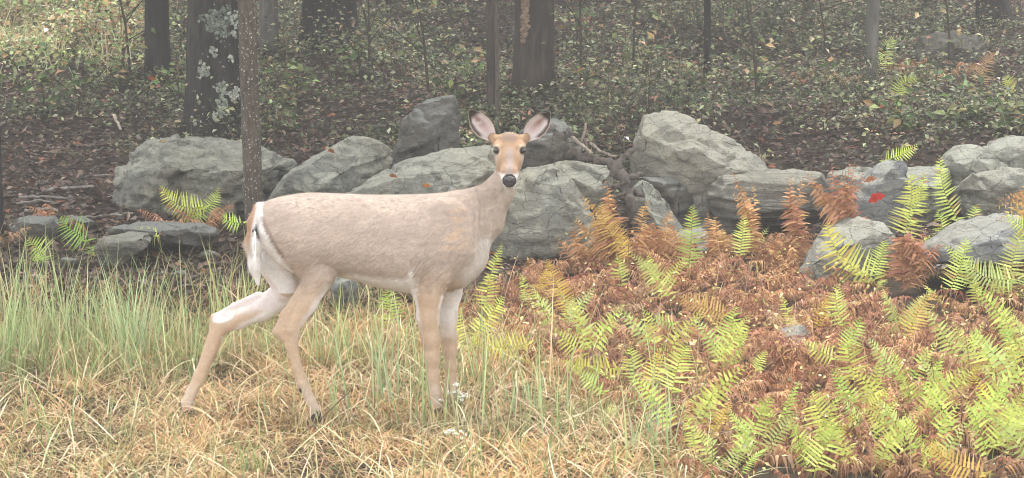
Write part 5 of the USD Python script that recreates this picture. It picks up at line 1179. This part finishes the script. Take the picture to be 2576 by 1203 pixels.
# single stalks standing above the rest at left and in the middle
r = np.array([ground_hit(rg.uniform(0, 660), rg.uniform(800, 960)) for _ in range(70)] + [ground_hit(rg.uniform(840, 1060), rg.uniform(860, 1010)) for _ in range(30)] + [ground_hit(rg.uniform(1160, 1800), rg.uniform(960, 1180)) for _ in range(34)])
n = len(r); c = pick(rg, n, [(3, (.40, .52, .24)), (2, (.54, .60, .32)), (1, (.60, .52, .32))], .12); e0 = rg.uniform(1.3, 1.56, n)
V, F, C = blades(r - [0, 0, .01], rg.uniform(0, 6.28, n), e0, e0 - rg.uniform(0, .35, n), rg.uniform(.26, .52, n), rg.uniform(.005, .0085, n), c * .8, c * 1.15, 7, rng=rg)
tag(mesh('grass_stalks', V, F, 'grass_blade', '/World', C, smooth=False), 'scattered single stalks standing tall above the meadow grass', 'grass', kind='stuff')
def wildflower(label, px, py, Yoff, n, spread, col, seed):
    rgx = np.random.default_rng(seed); g = ground_hit(px, py + 40); g[1] += Yoff; g[2] = terrain(g[0], g[1]); c0 = at(px, py, g[1])
    t = thing('wildflower', label, 'flower', g)
    for k in range(n):
        p = c0 + rgx.normal(0, spread, 3) * [1, .6, .7] - g
        V, F = tube([[0, 0, -.01], p * [.5, .5, .55], p], [.0014, .0012, .001], 4); mesh('stem', V, F, 'petal', t, np.tile([.25, .32, .12], (len(V), 1)))
        L = []
        for b in range(5):
            m = trimesh.creation.icosphere(1, rgx.uniform(.004, .0075)); m.vertices = m.vertices * [1.2, 1.2, .8] + p + rgx.normal(0, .006, 3); L.append((m.vertices, m.faces, np.tile(np.array(col) * rgx.uniform(.85, 1.05), (len(m.vertices), 1))))
        mesh('blossom', *cat_meshes(L)[:2], 'petal', t, cat_meshes(L)[2])
wildflower('small white blossoms in the grass beside the far fore hoof', 1146, 990, -.18, 8, .022, (.85, .86, .78), 1)
wildflower('lower white blossoms in the grass under the fore hooves', 1142, 1090, -.1, 3, .014, (.82, .82, .70), 2)
wildflower('tiny yellow-white blossoms near the bottom edge below the fore legs', 1168, 1130, -.05, 3, .016, (.80, .74, .40), 3)

# ------------------------------------------------------------------ woodland floor
rg = np.random.default_rng(55)
def slope_points(n, y0, y1, power=1.0):
    y = y0 + (y1 - y0) * rg.uniform(0, 1, n) ** power; n = int(n * 1.45); y = y0 + (y1 - y0) * rg.uniform(0, 1, n) ** power; x = rg.uniform(-.35, .35, n) * y
    return np.stack([x, y, terrain(x, y)], 1)
p = slope_points(60000, 12.6, 30, 1.15)
k = (p[:, 0] < fern_edge(p[:, 1])) | (p[:, 1] > 13.2); p = p[k]; n = len(p)
V, F, C = leaf_quads(p + np.stack([0 * p[:, 0], 0 * p[:, 0], rg.uniform(.002, .02, n)], 1), rg.normal(0, 1, (n, 3)) * [1, 1, .25], rg.normal(0, .45, (n, 3)) + [0, 0, 1], rg.uniform(.035, .085, n), rg.uniform(.02, .045, n),
                     pick(rg, n, [(4, (.065, .045, .034)), (3, (.10, .068, .048)), (2, (.15, .10, .075)), (1, (.22, .16, .12)), (.5, (.30, .22, .17)), (.25, (.28, .10, .045))], .25))
tag(mesh('leaf_litter', V, F, 'leaf', '/World', C, smooth=False), 'dark brown leaf litter on the woodland slope', 'leaf litter', kind='stuff')
# low green undergrowth: sprigs of small leaves, in drifts
p = slope_points(26000, 15.2, 29.5, 1.0); ns = len(p)
qx, qy = to_q(p)
d1 = meshkit.fbm(p * [.55, .42, 0] + 3, 3, 71)
glade = ss(480, 300, qx) * ss(230, 110, qy)
right = np.exp(-((qy - 290) / 55) ** 2) * ss(1850, 2150, qx)
w = ss(.42, .58, d1) * .62 + .08 + .6 * glade + .6 * right
w *= 1 - .8 * ss(400, 450, qy) * (1 - right) * (qx > 1900)
w *= 1 - .88 * ss(560, 400, qx) * ss(250, 350, qy)
for tb in [q.GetAttribute('xformOp:translate').Get() for q in stage.GetPrimAtPath('/World').GetChildren() if q.GetName().split('_')[-1] == 'tree' or '_tree_' in q.GetName()]:
    w = w + .8 * np.exp(-((p[:, 0] - tb[0]) ** 2 + (p[:, 1] - tb[1] + .25) ** 2) / .25)
k = rg.uniform(0, 1, ns) < w; p, glade, right = p[k], glade[k], right[k]; ns = len(p)
per = 8; h = rg.uniform(.04, .26, ns) * (1 + .6 * glade) * (.35 + 2.2 * ss(.42, .75, meshkit.fbm(p * [1.1, .9, 0] + 8, 3, 73)))
pos = np.repeat(p, per, 0) + rg.normal(0, .085, (ns * per, 3)) * [1, 1, 0]; pos[:, 2] += np.repeat(h, per) * rg.uniform(.25, 1.0, ns * per)
N = ns * per
base_c = pick(rg, ns, [(4, (.055, .068, .035)), (3, (.095, .110, .055)), (2, (.17, .185, .095)), (1, (.28, .275, .15)), (1.4, (.15, .11, .08)), (.35, (.32, .17, .11))], .25)
gl = pick(rg, ns, [(3, (.34, .45, .17)), (2, (.46, .50, .24)), (1.8, (.48, .34, .19)), (1.5, (.56, .54, .34)), (.8, (.40, .22, .13))], .2)  # paler glade sprigs: the open light there is put into their colour
sw = rg.uniform(0, 1, ns) < glade * .95; base_c[sw] = gl[sw]
lc = np.repeat(base_c, per, 0) * np.exp(rg.normal(0, .45, (N, 1))); glint = rg.uniform(0, 1, N) < .06; lc[glint] = pick(rg, int(glint.sum()), [(2, (.42, .48, .28)), (1, (.5, .5, .36)), (.6, (.5, .36, .26))], .15)  # a few leaves coloured bright as painted glints of sky light
ln = rg.uniform(.022, .058, N) * np.repeat(1 + .25 * glade, per)
V, F, C = leaf_quads(pos, rg.normal(0, 1, (N, 3)) * [1, 1, .35], rg.normal(0, .5, (N, 3)) + [0, -.15, 1], ln, ln * rg.uniform(.42, .7, N), np.clip(lc, 0, 1))
tag(mesh('undergrowth', V, F, 'leaf', '/World', C, smooth=False), 'low leafy green undergrowth spread over the woodland slope', 'undergrowth', kind='stuff')
# stems of the undergrowth
ks = rg.choice(ns, 5000, replace=False); r = p[ks]
c = pick(rg, 5000, [(1, (.08, .06, .045)), (1, (.12, .09, .06)), (.4, (.25, .2, .14))], .2); e0 = rg.uniform(.9, 1.55, 5000)
V, F, C = blades(r, rg.uniform(0, 6.28, 5000), e0, e0 - rg.uniform(0, .7, 5000), h[ks] * 1.3, np.full(5000, .006), c, c, 3, rng=rg)
tag(mesh('undergrowth_stems', V, F, 'leaf', '/World', C, smooth=False), 'thin brown stems of the undergrowth on the slope', 'stems', kind='stuff')
# grass and brown plants of the open glade at the upper left
r = slope_points(26000, 18, 30, .8); qx, qy = to_q(r); k = rg.uniform(0, 1, len(r)) < ss(470, 300, qx) * ss(240, 130, qy); r = r[k]; n = len(r)
c = pick(rg, n, [(3, (.40, .50, .22)), (2, (.52, .52, .28)), (2, (.54, .40, .24)), (1, (.62, .52, .34))], .2); e0 = rg.uniform(.7, 1.5, n)  # glade blades coloured brighter, standing for its open light
V, F, C = blades(r, rg.uniform(0, 6.28, n), e0, e0 - rg.uniform(.3, 1.6, n), rg.uniform(.12, .4, n), rg.uniform(.006, .013, n), c * .8, c, 4, rng=rg)
tag(mesh('glade_grass', V, F, 'grass_blade', '/World', C, smooth=False), 'pale green and tan growth in the open glade up the slope at left', 'grass', kind='stuff')
# rough grass and weeds on the dark bank at left
r = slope_points(2600, 12.3, 13.9); r = r[(r[:, 0] < -.9)]; n = len(r)
c = pick(rg, n, [(2, (.34, .25, .14)), (1, (.22, .26, .09)), (2, (.20, .14, .09))], .2); e0 = rg.uniform(.3, 1.4, n)
V, F, C = blades(r, rg.uniform(0, 6.28, n), e0, e0 - rg.uniform(.6, 1.8, n), rg.uniform(.07, .26, n), rg.uniform(.003, .006, n), c * .8, c, 4, rng=rg)
tag(mesh('bank_grass', V, F, 'grass_blade', '/World', C, smooth=False), 'sparse dry grass on the dark bank below the left boulders', 'grass', kind='stuff')

# shrubs and seedlings one can tell apart on the slope
SG = 'small leafy shrubs on the woodland slope'
rg = np.random.default_rng(88)
for i, (px, py, hq, nl) in enumerate([(205, 262, 90, 70), (112, 285, 80, 60), (300, 215, 70, 50), (455, 262, 60, 60), (745, 262, 80, 80), (905, 190, 70, 60), (1060, 160, 60, 60), (1130, 250, 60, 50), (1500, 262, 70, 60), (1620, 190, 60, 50), (1735, 270, 60, 60), (1905, 225, 70, 60), (2070, 250, 70, 60), (2350, 262, 70, 80), (2440, 318, 60, 90), (2260, 330, 60, 80), (2545, 330, 60, 80), (960, 120, 60, 50), (60, 210, 80, 60), (1450, 120, 60, 50), (700, 330, 60, 60), (1180, 210, 60, 50)]):
    g = ground_hit(px, py); H_ = hq / FQ * g[1] * 1.35
    t = thing('shrub', 'small leafy shrub among the undergrowth of the slope', 'shrub', g, group=SG)
    tips = []
    for k in range(4):
        tip = np.array([rg.normal(0, .35), rg.normal(0, .35), rg.uniform(.6, 1.1)]) * H_; tips.append(tip)
        V, F = tube([[0, 0, -.03], tip * [.35, .35, .5] , tip], [.006, .005, .002], 5); mesh('stem', V, F, 'wood', t, np.tile(np.array([.09, .07, .055]), (len(V), 1)))
    u = rg.uniform(.35, 1.05, nl); tp = np.array(tips)[rg.integers(0, 4, nl)]; pos = tp * u[:, None] + rg.normal(0, .07, (nl, 3))
    pos[:, 2] = np.maximum(pos[:, 2], .03)
    c = pick(rg, nl, [(3, (.09, .13, .045)), (2, (.17, .21, .075)), (1, (.30, .32, .14)), (.5, (.34, .22, .10))], .3)
    L_ = rg.uniform(.05, .10, nl)
    V, F, C = leaf_quads(pos, rg.normal(0, 1, (nl, 3)) * [1, 1, .3], rg.normal(0, .5, (nl, 3)) + [0, -.2, 1], L_, L_ * .6, c)
    tag(mesh('foliage', V, F, 'leaf', t, C, smooth=False), kind='stuff')
for i, (px, py, lab) in enumerate([(2045, 215, 'brown dead ferns left of the lichen-spotted trunk'), (2120, 225, 'brown dead ferns at the foot of the lichen-spotted trunk'), (2300, 180, 'rusty dead ferns under the hazy rock on the right slope'), (2345, 215, 'dead ferns below the hazy rock, nearest to the right'), (2420, 190, 'pale brown dead ferns near the upper right edge'), (150, 580, 'brown dead fern behind the left green fern cluster'), (430, 600, 'brown dead ferns under the face of the big left boulder'), (520, 590, 'dead fern at the foot of the big left boulder near the slender trunk'), (20, 620, 'brown dead ferns at the left edge')]):
    g = ground_hit(px, py); copy_of(dead[i % 11], (g[0], g[1], g[2]), rg.uniform(0, 6), lab, 'brown dead ferns away from the fern bed', 1.25 if py < 300 else .9)

for i, (px, py, hq, lab) in enumerate([(1462, 250, 230, 'thin bare sapling stem above the pale sticks'), (1590, 230, 210, 'thin bare sapling above the left end of the pale wedge boulder'), (1905, 240, 220, 'slim sapling halfway between the dark sapling and the lichen-spotted trunk'), (1080, 235, 240, 'slim bare sapling behind the upright stone'), (330, 190, 190, 'thin sapling left of the lone grey-brown trunk'), (2390, 250, 230, 'slim leaning sapling right of the hooked green fern'), (930, 200, 200, 'thin sapling right of the massive hazy trunk'), (2080, 200, 200, 'thin sapling left of the lichen-spotted trunk')]):
    g = ground_hit(px, py); H_ = hq / FQ * g[1] * rg.uniform(1.0, 1.5); ln_ = rg.normal(0, .12)
    t = thing('sapling', lab, 'sapling', g)
    st = np.array([[0, 0, -.05], [ln_ * .3 * H_, 0, .5 * H_], [ln_ * H_, .05, H_]]); V, F = tube(st, [.013, .010, .004], 6)
    mesh('stem', V, F, 'wood', t, np.tile(np.array([.06, .05, .042]), (len(V), 1)))
    for k in range(5):
        u = rg.uniform(.3, .95); b0 = np.array([np.interp(u, [0, .5, 1], st[:, a]) for a in range(3)]); b1 = b0 + np.array([rg.normal(0, .3), rg.normal(0, .2), rg.uniform(.1, .35)])
        V, F = tube([b0, (b0 + b1) / 2 + [0, 0, .02], b1], [.005, .004, .002], 5); mesh('twig', V, F, 'wood', t, np.tile(np.array([.06, .05, .042]), (len(V), 1)))
    n = 26; pos = np.array([np.interp(rg.uniform(.35, 1, n), [0, .5, 1], st[:, a]) for a in range(3)]).T + rg.normal(0, .16, (n, 3)); L_ = rg.uniform(.045, .09, n)
    V, F, C = leaf_quads(pos, rg.normal(0, 1, (n, 3)) * [1, 1, .4], rg.normal(0, .5, (n, 3)) + [0, -.2, 1], L_, L_ * .6, pick(rg, n, [(2, (.13, .17, .06)), (1, (.28, .29, .12)), (1, (.36, .25, .11))], .2))
    tag(mesh('foliage', V, F, 'leaf', t, C, smooth=False), kind='stuff')
